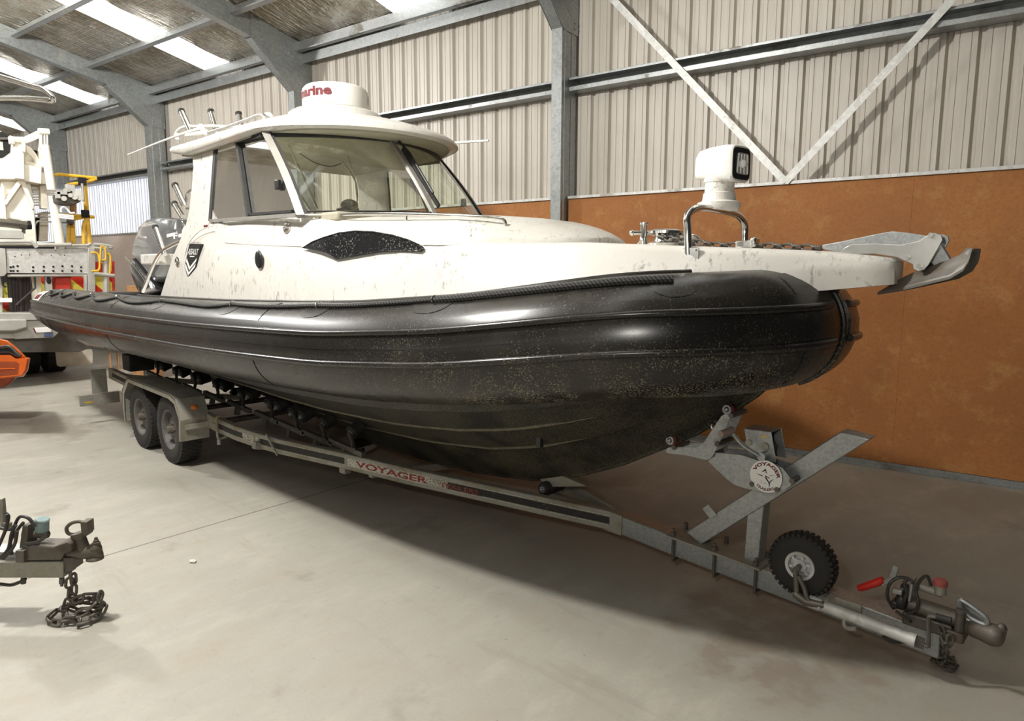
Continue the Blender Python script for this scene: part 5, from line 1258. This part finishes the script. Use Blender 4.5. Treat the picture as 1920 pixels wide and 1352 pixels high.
# ================================================================== THE OTHER TRAILER, lower left
ot = thing('trailer_drawbar', (-4.6, .2, 0), 'rusty tow end of another trailer reaching in at the lower left', 'trailer')
LP = atz(148, 1160); LD = (LP - EYE).dot(FWD)       # it runs square to the view at this depth
def L(px, py, d=0.0): return atd(px, py, LD + d)
def lbar(x0, y0, x1, y1, d0, d1, name, m, par=ot, bevel=.004):
    b = MB(); f = [L(x0, y0, d0), L(x1, y0, d0), L(x1, y1, d0), L(x0, y1, d0)]; b.prism(f, FWD * (d1 - d0)); return b.build(name, m, par, bevel=bevel)
lbar(-420, 1054, 118, 1084, -.05, .06, 'drawbar', 'galvanised_dusty')
lbar(-420, 1036, 30, 1054, -.02, .10, 'drawbar_cap', 'galvanised')
b = MB(); b.tube([L(46, 1038), L(112, 1040)], .042, 18); b.box(L(80, 1040), (.0, .0, .0)); f = [L(44, 1022, -.05), L(108, 1024, -.05), L(120, 1036, -.05), L(114, 1052, -.05), L(44, 1053, -.05)]; b.prism(f, FWD * .11); b.build('override_body', 'weathered_cast_steel', ot, bevel=.012)
lbar(28, 1033, 44, 1055, -.07, .08, 'body_clamp', 'weathered_cast_steel')
b = MB(); b.prism([L(100, 1026, -.06), L(126, 1016, -.06), L(132, 1020, -.06), L(134, 1034, -.06), L(116, 1040, -.06)], FWD * .12); b.prism([L(117, 1046, -.04), L(138, 1046, -.04), L(139, 1068, -.04), L(120, 1076, -.04)], FWD * .08); b.build('front_bracket', 'dirty_steel', ot, bevel=.005)
b = MB(); b.loft([[L(px, py) + (UP * math.cos(a) + FWD * math.sin(a)) * r for a in [2 * PI * k / 18 for k in range(18)]] for px, py, r in ((118, 1034, .026), (128, 1035, .028), (133, 1035, .032), (145, 1036, .035), (158, 1036, .034), (176, 1034, .038), (186, 1036, .030), (192, 1040, .012))]); b.ball(L(178, 1029), .034, 16, 10); b.lathe([(.036, -.012), (.042, -.01), (.042, 0), (.03, .014)], L(178, 1045), UP, 20); b.build('coupling_head', 'weathered_cast_steel', ot, angle=50)
b = MB(); b.lathe([(.020, 0), (.019, .016), (.014, .018), (.013, .028), (.009, .03), (.008, .042), (0, .045)], L(181, 1022), UP, 12); b.build('head_nut', 'dirty_steel', ot, angle=20)
b = MB(); b.cyl(L(158, 1031), L(148, 1005), .030, 18); b.cyl(L(149, 1008), L(146, 999), .036, 18); b.build('coupling_neck', 'weathered_cast_steel', ot)
b = MB(); hp_ = [(140, 1003), (128, 1000), (125, 990), (134, 981), (147, 978), (158, 981), (161, 992), (155, 998)]; b.tube(smooth_path([L(x, y) for x, y in hp_], 5), .010, 8); b.prism([L(150, 979, -.03), L(163, 979, -.03), L(164, 1000, -.03), L(160, 1007, -.03), L(152, 998, -.03)], FWD * .06); b.build('coupling_handle', 'weathered_cast_steel', ot, bevel=.003)
b = MB(); b.tube([L(48, 1001), L(88, 1001)], .024, 16); b.tube([L(88, 1001), L(92, 1000)], [.024, .012], 16); b.prism([L(42, 985, -.05), L(52, 986, -.05), L(50, 1028, -.05), L(36, 1028, -.05)], FWD * .08); b.lathe([(.036, 0), (.036, .012)], L(48, 1001), RIGHT, 18); b.build('master_cylinder', 'weathered_cast_steel', ot, bevel=.003)
b = MB(); b.cyl(L(79, 997), L(79, 975), .032, 20); b.cyl(L(79, 977), L(80, 972), .034, 20); b.build('cylinder_cap', 'teal_cap', ot, bevel=.008)
b = MB(); b.bar(L(3, 934), L(8, 990), .028, .022, RIGHT); b.bar(L(4, 982), L(20, 985), .03, .03, UP); b.build('jockey_post', 'galvanised_dusty', ot, bevel=.004)
b = MB()
for i, pts in enumerate((((-20, 985), (8, 990), (16, 970), (10, 962)), ((0, 990), (22, 992), (36, 970), (52, 971), (62, 982), (66, 988)), ((-5, 1050), (15, 1030), (22, 1000), (30, 985)), ((-10, 1040), (8, 1000), (14, 978), (12, 965)), ((0, 1095), (22, 1097), (40, 1090), (48, 1085)), ((22, 1040), (20, 1015), (34, 992), (44, 980)), ((46, 1020), (70, 1016), (86, 1006)), ((5, 1048), (26, 1024), (32, 996)))):
    b = MB(); b.tube(smooth_path([L(x, y, -.02 - .02 * (i % 4)) for x, y in pts], 6), .0085, 8); b.build('brake_hose', 'black_hose', ot)
b = MB()
for x in (44, 116): b.cyl(L(x, 1084), L(x, 1094), .013, 8)
b.cyl(L(116, 1094), L(116, 1099), .008, 8); b.build('drawbar_bolt', 'dirty_steel', ot)
oc = thing('safety_chain', LP, 'rusty safety chain heaped on the floor below the lower left tow hitch', 'chain')
gp = lambda dx, dy, z: V((LP.x, LP.y, 0)) + RIGHT * dx + FWD * dy + UP * z
path = [L(132, 1074), L(130, 1095), L(128, 1115), L(126, 1132), gp(-.10, .02, .05), gp(-.14, -.02, .02), gp(-.06, -.08, .02), gp(.02, -.05, .03), gp(.07, -.09, .02), gp(.12, .0, .03), gp(.10, .05, .06), gp(.02, .04, .08), gp(-.05, .02, .10), gp(.02, -.02, .12), gp(.07, .02, .13), gp(.10, .02, .05), gp(.03, .06, .02), gp(-.04, .05, .02), gp(-.09, .03, .05), gp(-.03, -.05, .04), gp(.05, -.06, .06), gp(.10, -.03, .09), gp(.12, .01, .13), gp(.06, .03, .10), gp(.0, -.01, .10), L(138, 1120), L(139, 1100), L(137, 1076)]
lay_chain(oc, smooth_path(path, 4), .074, .046, .0075, 'weathered_cast_steel', .4)

# ================================================================== CRANE TRUCK behind the stern
tk = thing('crane_truck', (-13.5, 2.2, 0), 'cream crane truck with a grey rear deck parked behind the boat stern', 'truck')
TXR = -12.6
def T(px, py, dx=0.0): return atx(px, py, TXR - dx)
def tbox(pts, d0, d1, name, m, par=tk, bevel=.006, flat=False):
    """outline sighted on the rear plane, carried from depth d0 to d1 into the truck"""
    b = MB(); b.prism([T(x, y, d0) for x, y in pts], (-(d1 - d0), 0, 0)); return b.build(name, m, par, bevel=bevel, flat=flat)
def rect(x0, y0, x1, y1): return [(x0, y0), (x1, y0), (x1, y1), (x0, y1)]
def ttube(pts, r, name, m, par=tk, d=0.0, sm=True):
    b = MB(); q = [T(p[0], p[1], d) for p in pts]; b.tube(smooth_path(q, 5) if sm and len(q) > 2 else q, r, 8); return b.build(name, m, par)
tbox([(-120, 630), (118, 622), (170, 652), (150, 660), (-120, 662)], .1, 5.5, 'chassis', 'dirty_steel')
tbox([(27, 588), (110, 600), (112, 622), (100, 633), (27, 636)], .0, .25, 'rear_beam', 'grey_steel_paint')
tbox([(-140, 588), (75, 588), (75, 600), (-140, 603)], -.05, 1.2, 'deck_edge', 'grey_steel_paint')
tbox([(-140, 599), (50, 599), (52, 614), (28, 621), (-140, 622)], -.12, .1, 'bumper_tube', 'grey_steel_paint', bevel=.02)
tbox(rect(-40, 606, 29, 635), .02, .2, 'lamp_bracket', 'grey_steel_paint')
tbox([(64, 615), (96, 614), (97, 623), (68, 624)], -.03, .02, 'tail_lamp', 'lamp_white'); tbox([(62.5, 615), (64.5, 615), (68.5, 624), (66, 624)], -.031, .02, 'tail_lamp_edge', 'maroon_print')
tbox(rect(83, 624, 99, 632), -.02, .02, 'blue_plate', 'blue_plate')
# wheels and mud flap
for y0, x in ((2.35, -14.45), (2.75, -14.45)):
    w, ax, h = wheel((x, y0 + .2, .47), .47, .30, .26, 'truck_wheel', -1, par=tk, tread=24); steel_rim(w, (x, y0 + .2, .47), ax, h, .26, 'dark_rim', 'dirty_steel')
w, ax, h = wheel((-14.45, .6, .47), .47, .30, .26, 'truck_wheel', -1, par=tk, tread=24); steel_rim(w, (-14.45, .6, .47), ax, h, .26, 'dark_rim', 'dirty_steel')
tbox([(104, 660), (172, 655), (174, 660), (174, 681), (169, 684), (112, 688), (107, 685)], 1.0, 1.03, 'mud_flap', 'cream_dirty')
# headboard with bolts
hb = tbox([(12, 466), (163, 467), (164, 513), (13, 512)], .35, .42, 'headboard', 'galvanised_light', bevel=.004)
b = MB()
for x in (20, 25, 33, 62, 82, 100, 117, 135, 152): b.ball(T(x, 499 + (x % 3), .35), .017, 8, 5); b.ball(T(x, 508, .35), .017, 8, 5)
for x in (28, 40, 55, 96, 121): b.ball(T(x, 478 + x % 5, .35), .009, 6, 4)
b.build('headboard_bolt', 'matt_black', hb)
tbox([(-130, 470), (-2, 465), (10, 466), (13, 512), (8, 518), (-130, 520)], .3, .6, 'headboard_wing', 'grey_steel_paint')
ttube([(-120, 455), (40, 453), (60, 455), (69, 464)], .03, 'deck_rail', 'grey_steel_paint', d=.3); ttube([(70, 459), (133, 459)], .032, 'deck_rail', 'grey_steel_paint', d=.3, sm=False)
ttube([(134, 460), (165, 460), (170, 456)], .02, 'deck_rail', 'grey_steel_paint', d=.3, sm=False)
ttube([(14, 517), (215, 516)], .022, 'deck_rail', 'grey_steel_paint', d=.38, sm=False)
ttube([(104, 460), (104, 468)], .015, 'deck_rail', 'grey_steel_paint', d=.3, sm=False)
# corner post ladder
tbox(rect(165, 457, 179, 560), .30, .42, 'corner_post', 'grey_steel_paint'); tbox(rect(159, 515, 164, 562), .30, .38, 'corner_post', 'grey_steel_paint')
ttube([(176, 458), (197, 460), (210, 463), (197, 466), (176, 465)], .028, 'post_rail', 'grey_steel_paint', d=.25); ttube([(198, 462), (199, 560)], .05, 'post_rail', 'grey_steel_paint', d=.25, sm=False)
ttube([(176, 513), (214, 517)], .032, 'post_rail', 'grey_steel_paint', d=.2, sm=False)
ttube([(171, 474), (180, 474), (185, 480), (187, 498), (184, 507), (172, 508)], .016, 'grab_handle', 'yellow_paint', d=.2)
ttube([(188, 490), (189, 465), (192, 462), (197, 466), (198, 486), (190, 487)], .014, 'grab_handle', 'yellow_paint', d=.18); ttube([(199, 476), (205, 477), (207, 485), (206, 512)], .016, 'grab_handle', 'yellow_paint', d=.2)
# chevron boards and red stabiliser
tbox([(176, 491), (212, 492), (213, 545), (176, 548)], .5, .54, 'chevron_board', 'red_yellow_chevrons'); tbox(rect(78, 514, 166, 560), .75, .79, 'chevron_board', 'red_yellow_chevrons'); tbox([(4, 535), (25, 520), (27, 590), (4, 590)], .72, .76, 'chevron_board', 'red_yellow_chevrons')
tbox([(210, 490), (215, 490), (216, 545), (211, 546)], .48, .56, 'chevron_frame', 'red_paint')
tbox([(105, 513), (134, 514), (135, 545), (102, 545)], .45, .75, 'stabiliser_leg', 'red_paint', bevel=.02)
bk2 = tbox([(85, 513), (97, 514), (99, 545), (86, 545)], .4, .5, 'side_bracket', 'grey_steel_paint'); b = MB(); b.ball(T(91.5, 526, .4), (.02, .035, .06), 14, 8); b.build('bracket_hole', 'matt_black', bk2)
tbox(rect(0, 559, 23, 567), .3, .4, 'hose_clamp', 'lamp_white'); tbox(rect(-4, 515, 5, 590), .4, .5, 'deck_post', 'grey_steel_paint')
tbox([(26, 515), (80, 515), (80, 586), (26, 588)], 1.0, 1.1, 'cab_back', 'cream_paint')
for i, (x0, x1) in enumerate(((16, 22), (24, 28), (30, 33), (38, 39), (41, 43), (46, 49), (52, 53), (55, 57))):
    ttube([(x0, 513), (x0 + (x1 - x0) * .5, 550), (x1, 587)], .022 if i % 3 else .03, 'hydraulic_hose', 'black_hose', d=.5 + .03 * i, sm=False)
ttube([(54, 513), (58, 530), (58, 548), (40, 562)], .012, 'hydraulic_hose', 'black_hose', d=.45); ttube([(65, 513), (66, 540), (30, 572)], .014, 'hydraulic_hose', 'black_hose', d=.42, sm=False); ttube([(3, 520), (6, 535), (12, 538)], .014, 'hydraulic_hose', 'black_hose', d=.4)
ttube([(16, 588), (60, 586)], .014, 'hydraulic_hose', 'black_hose', d=.4, sm=False)
# crane pedestal
tbox([(-10, 330), (56, 332), (64, 380), (70, 460), (-30, 460)], .9, 1.5, 'crane_pedestal', 'cream_paint', bevel=.02)
tbox([(0, 306), (28, 305), (78, 314), (78, 345), (28, 336), (-60, 335)], .72, 1.7, 'crane_turret', 'cream_paint', bevel=.01); tbox([(76, 322), (90, 326), (90, 346), (76, 344)], .8, 1.5, 'crane_turret_end', 'cream_paint')
tbox([(27, 262), (44, 262), (46, 336), (29, 334)], .62, .72, 'turret_rib', 'cream_paint')
tbox([(36, 333), (44, 333), (64, 382), (63, 392), (40, 345), (12, 385), (9, 378)], .78, .9, 'turret_brace', 'cream_paint')
tbox([(2, 340), (8, 350), (12, 408), (0, 410)], .8, .92, 'pedestal_rib', 'cream_paint')
tbox([(-60, 240), (0, 244), (20, 262), (27, 275), (27, 308), (-60, 306)], .8, 1.5, 'winch_housing', 'cream_paint', bevel=.015)
b = MB(); oc8 = [T(x, y, .79) for x, y in ((-22, 248), (4, 247), (16, 255), (20, 268), (19, 286), (5, 296), (-22, 298))]; b.prism(oc8, (-.1, 0, 0)); op = b.build('winch_opening', 'matt_black', tk); b = MB(); b.lohi(T(-4, 265, .78), T(5, 283, .85)); b.build('winch_gear', 'grey_steel_paint', op); b = MB(); b.tube([T(0, 260, .76), T(17, 260, .76)], .02, 8); b.build('winch_pin', 'dirty_steel', op)
tbox([(18, 254), (26, 256), (28, 270), (20, 268)], .55, .7, 'pivot_lug', 'cream_paint'); ttube([(24, 262), (45, 263)], .05, 'pivot_pin', 'cream_dirty', d=.6, sm=False); tbox([(40, 256), (48, 258), (48, 285), (42, 284)], .55, .7, 'pivot_lug', 'cream_paint')
# jib and ram
tbox([(44, 257), (72, 244), (76, 246), (76, 258), (48, 270)], .75, .95, 'crane_jib', 'cream_paint'); ttube([(72, 246), (92, 247)], .05, 'jib_pin', 'cream_paint', d=.7, sm=False)
for xa, xb in ((74, 79), (82, 85), (87, 90)): tbox([(xa, 246), (xb, 246), (xb + 1, 278), (xa + 1, 278)], .70, .76, 'jib_link', 'cream_paint')
b = MB(); b.tube([T(84, 272, .72), T(99, 370, .72), T(113, 462, .72)], [.062, .066, .072], 14); b.build('lift_ram', 'cream_paint', tk)
tbox([(75, 252), (81, 252), (80, 306), (74, 312), (72, 300)], .8, .9, 'ram_bracket', 'cream_paint')
tbox([(46, 270), (58, 277), (68, 288), (74, 302), (80, 312), (72, 314), (62, 296), (50, 285)], .75, .85, 'crane_elbow', 'cream_paint'); b = MB(); b.ball(T(50, 292, .95), (.12, .12, .16), 14, 9); b.cyl(T(48, 306, .85), T(68, 309, .85), .04, 12); b.ball(T(76, 308, .8), (.07, .06, .07), 12, 8); b.build('slew_motor', 'cream_paint', tk)
b = MB(); b.ball(T(66, 292, 1.1), (.1, .08, .09), 12, 8); b.build('motor_cap', 'matt_black', tk)
tbox([(58, 345), (78, 340), (78, 352), (58, 356)], 1.0, 1.3, 'outer_boom', 'cream_dirty'); tbox([(75, 345), (89, 346), (90, 392), (78, 391)], .9, 1.05, 'boom_stop', 'cream_dirty')
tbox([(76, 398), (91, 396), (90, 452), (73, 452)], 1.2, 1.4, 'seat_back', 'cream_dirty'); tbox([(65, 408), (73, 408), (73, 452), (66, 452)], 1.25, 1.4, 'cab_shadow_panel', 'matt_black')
for i, (y0, y1) in enumerate(((402, 399), (408, 406))): ttube([(64, y0), (100, y1)], .012, 'pipe_run', 'aluminium_frame', d=1.0, sm=False)
ttube([(65, 424), (69, 417), (76, 415), (129, 418)], .014, 'pipe_run', 'aluminium_frame', d=.95)
for i in range(6): ttube([(60, 360 + 5 * i), (76, 359 + 5 * i)], .014, 'pipe_run', 'cream_dirty', d=1.0, sm=False)
# stowed cylinder and step under the turret
ttube([(-60, 412), (8, 417), (50, 422)], .075, 'stowed_ram', 'stainless', d=.5, sm=False); ttube([(49, 422), (58, 422)], .07, 'ram_cap', 'matt_black', d=.5, sm=False); tbox([(-60, 428), (38, 432), (45, 438), (45, 448), (-60, 446)], .45, .7, 'step_box', 'grey_steel_paint'); tbox(rect(42, 428, 48, 438), .5, .56, 'ram_bracket', 'dirty_steel')
# valve block
vb = tbox([(104, 368), (108, 360), (124, 358), (150, 360), (152, 378), (140, 384), (118, 382), (106, 380)], .45, .85, 'valve_block', 'dirty_steel', bevel=.02); b = MB()
for x, y, w2, h2 in ((132, 353, .10, .10), (125, 357, .07, .05), (142, 361, .12, .07), (115, 362, .14, .05), (108, 366, .05, .10)): c = T(x, y, .42); b.box(c, (.12, w2, h2))
for x, y, r in ((147, 362, .05), (140, 369, .045), (150, 370, .05), (120, 372, .04), (132, 366, .035)): c = T(x, y, .35); b.cyl(c, c + V((-.12, .02, 0)), r, 12)
b.cyl(T(128, 346, .5), T(129, 358, .5), .05, 10); b.build('valve_body', 'grey_steel_paint', vb)
for i, (y0, y1) in enumerate(((357, 359), (361, 363), (365, 366))): ttube([(88, y0), (106, y0), (130, y1)], .016, 'valve_pipe', 'aluminium_frame', vb, d=.5, sm=False)
ttube([(115, 398), (114, 392), (119, 388), (126, 392), (132, 399), (140, 399)], .016, 'curled_pipe', 'lamp_white', d=.5)
for y in (402, 405, 408): ttube([(110, y), (138, y + 3)], .013, 'curled_pipe', 'lamp_white', d=.5, sm=False)

# ---- yellow access frame on the truck deck
yf = bpy.data.objects.new('access_frame', None); COL.objects.link(yf); yf.location = T(150, 460, 1.0); parent_to(yf, tk); tag(yf, 'yellow tubular access frame on the truck deck')
YD = 1.0
def yt(pts, r, name='frame_tube', m='yellow_paint', sm=False, d=YD): return ttube(pts, r, name, m, yf, d, sm)
yt([(97, 329), (112, 327), (181, 334)], .028, 'top_rail'); yt([(181, 335), (160, 342), (125, 346)], .026, 'top_rail'); yt([(158, 340), (163, 400), (169, 462)], .038, 'corner_post'); yt([(135, 346), (134, 452)], .026, 'corner_post'); yt([(128, 421), (128, 462)], .026, 'corner_post'); yt([(136, 405), (139, 462)], .032, 'corner_post'); yt([(157, 462), (157, 425), (160, 415), (163, 411)], .035, 'brace_tube')
yt([(112, 402), (136, 404), (176, 407)], .028, 'mid_rail'); yt([(138, 411), (160, 407), (177, 407)], .026, 'mid_rail')
yt([(137, 382), (137, 400)], .05, 'valve_stem', 'timber'); b = MB(); b.ball(T(132, 416, YD - .05), .06, 12, 8); b.ball(T(131, 410, YD - .05), .04, 10, 6); b.build('pipe_union', 'dirty_steel', yf)
for y in (340, 401): b = MB(); b.box(T(154 if y < 380 else 160, y, YD - .04), (.06, .12, .13)); b.build('tube_clamp', 'matt_black', yf, bevel=.01)
yt([(154, 344), (157, 378)], .022, 'grey_stay', 'aluminium_frame', d=YD - .1)
b = MB(); b.prism([T(122, 458, YD - .1), T(176, 458, YD - .1), T(176, 466, YD - .1), T(122, 466, YD - .1)], (-.5, 0, 0)); b.build('frame_foot_plate', 'grey_steel_paint', yf)

# ---- orange machine nosing in at the left edge
OD = 7.6
def O(px, py, d=0.0): return atd(px, py, OD + d)
om2 = thing('orange_machine', O(10, 727, .4) * 1, 'glossy orange machine nose with a black grab rail poking in at the left edge', 'vehicle')
def oshape(pts, d0, d1, name, m, bevel=.02, inset=.0):
    b = MB(); n = len(pts); rr = []
    c = (sum(p[0] for p in pts) / n, sum(p[1] for p in pts) / n)
    for t, s in ((0, .90), (.03, .965), (.12, 1.0), (.88, 1.0), (.97, .965), (1, .90)):
        d = d0 + (d1 - d0) * t; rr.append([O(c[0] + (x - c[0]) * s, c[1] + (y - c[1]) * s, d) for x, y in pts])
    b.loft(rr); return b.build(name, m, om2, angle=40)
oshape([(-160, 634), (0, 635), (14, 638), (26, 647), (38, 658), (50, 670), (40, 676), (-160, 690)], .05, .9, 'upper_cowl', 'orange_paint')
oshape([(-160, 664), (20, 665), (32, 672), (54, 670), (57, 672), (53, 694), (45, 706), (-160, 730)], -.05, .95, 'lower_cowl', 'orange_paint')
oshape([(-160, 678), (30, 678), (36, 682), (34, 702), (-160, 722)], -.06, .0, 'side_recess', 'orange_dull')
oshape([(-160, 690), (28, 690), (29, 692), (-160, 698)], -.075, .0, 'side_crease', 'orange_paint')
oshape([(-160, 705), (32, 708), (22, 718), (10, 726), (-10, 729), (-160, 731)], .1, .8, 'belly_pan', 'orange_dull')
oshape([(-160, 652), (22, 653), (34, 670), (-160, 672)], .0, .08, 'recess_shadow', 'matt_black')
b = MB(); b.tube(smooth_path([O(-60, 650), O(0, 651), (O(14, 650)), O(22, 653), O(31, 662), O(39, 668)], 5), .020, 10); b.tube(smooth_path([O(-60, 664), O(4, 661), O(18, 661), O(26, 665), O(37, 669)], 5), .014, 8); b.build('grab_rail', 'black_hose', om2)
b = MB()
gz = [O(-60, 726, .4), O(-110, 726, .4)]
for g in gz:
    f = V((g.x, g.y, 0)); b.cyl(f, g + V((0, 0, .1)), .07, 14); b.lathe([(.16, 0), (.16, .03), (.08, .05)], f, UP, 20)
b.build('support_foot', 'matt_black', om2)

# ---- bent steel rail reaching in at the upper left
br = thing('bent_steel_rail', atd(-200, 175, 4.2), 'bent stainless tube rail reaching in at the upper left under the roof', 'rail')
b = MB(); b.tube(smooth_path([atd(-420, 120, 4.2), atd(-60, 132, 4.2), atd(0, 144, 4.2), atd(60, 162, 4.2), atd(80, 167, 4.2), atd(92, 176, 4.2), atd(99, 184, 4.2), atd(97, 189, 4.22), atd(80, 187, 4.24), atd(30, 184, 4.26), atd(-60, 185, 4.26), atd(-420, 190, 4.26)], 6), .016, 12); b.build('rail_loop', 'stainless', br)
b = MB(); p = atd(-420, 120, 4.2); b.cyl(V((p.x, p.y, 0)), p + V((0, 0, .05)), .03, 12); b.lathe([(.2, 0), (.2, .02), (.04, .04)], V((p.x, p.y, 0)), UP, 20); b.build('rail_post', 'stainless', br)

# ---- timber trestle far behind the trailer tail, and the flat pipe near it
tt = thing('timber_trestle', atx(210, 692, -12.9), 'small timber trestle legs standing behind the trailer tail', 'trestle')
for x0, x1 in ((201, 207), (216, 222)):
    a, c = atx(x0, 640, -12.9), atx(x1, 692, -12.9); b = MB(); b.lohi((-12.9, a.y, 0.02), (-12.82, c.y, a.z)); b.build('trestle_leg', 'timber', tt, bevel=.004)
a, c = atx(196, 640, -12.9), atx(230, 655, -12.9); b = MB(); b.lohi((-12.95, a.y, c.z), (-12.77, c.y, a.z)); b.build('trestle_beam', 'dirty_steel', tt)
wc = thing('timber_crate', atx(300, 548, -11.3), 'brown timber crate top showing beside the outboard motor', 'crate')
a, c = atx(262, 538, -12.2), atx(296, 560, -12.2); b = MB(); b.lohi((-12.9, a.y, 0), (-12.2, c.y, a.z + .01)); b.build('crate_box', 'timber', wc, bevel=.006)
b = MB(); a, c = atx(286, 505, -12.3), atx(297, 545, -12.3); b.lohi((-12.35, a.y, c.z - .05), (-12.31, c.y, a.z)); b.build('crate_slat', 'timber', wc, bevel=.004)

# small dry leaf on the floor
p = atz(362, 1054); b = MB(); b.prism([p + V((x, y, .004)) for x, y in ((-.03, -.01), (0, -.022), (.03, 0), (.01, .018), (-.02, .014))], (0, 0, .006)); tag(b.build('dry_leaf', 'cream_dirty'), 'tiny pale dry leaf lying alone on the concrete floor', 'leaf')

# ================================================================== LIGHT
w = bpy.data.worlds.new('world'); SC.world = w; w.use_nodes = True
w.node_tree.nodes['Background'].inputs[0].default_value = (.95, .97, 1.0, 1); w.node_tree.nodes['Background'].inputs[1].default_value = .03
def area(name, loc, aim, size, power, col=(1, 1, 1), sy=None):
    l = bpy.data.lights.new(name, 'AREA'); l.energy = power; l.color = col; l.size = size; l.shape = 'RECTANGLE' if sy else 'DISK'
    if sy: l.size_y = sy
    o = bpy.data.objects.new(name, l); COL.objects.link(o); o.location = loc
    o.rotation_euler = (V(aim) - V(loc)).to_track_quat('-Z', 'Y').to_euler(); return o
def lamp(name, loc, power, rad, col):
    l = bpy.data.lights.new(name, 'POINT'); l.energy = power; l.color = col; l.shadow_soft_size = rad
    o = bpy.data.objects.new(name, l); COL.objects.link(o); o.location = loc; return o
lamp('added_overhead_light', (-4.3, .40, 4.7), 900, .15, (1, .975, .92))  # unseen source standing in for flash bounced off the foil roof
lamp('added_overhead_light', (-11.0, .5, 5.2), 900, .25, (1, .98, .95))  # unseen source added to brighten the stern end of the shed
area('photo_flash', (-.35, -.15, 2.25), (-4.6, 3.6, 2.1), .16, 30, (1, .96, .88))
vs = SC.view_settings; vs.view_transform = 'Standard'; vs.look = 'None'; vs.gamma = 1.0; vs.exposure = 0.08; vs.use_curve_mapping = False
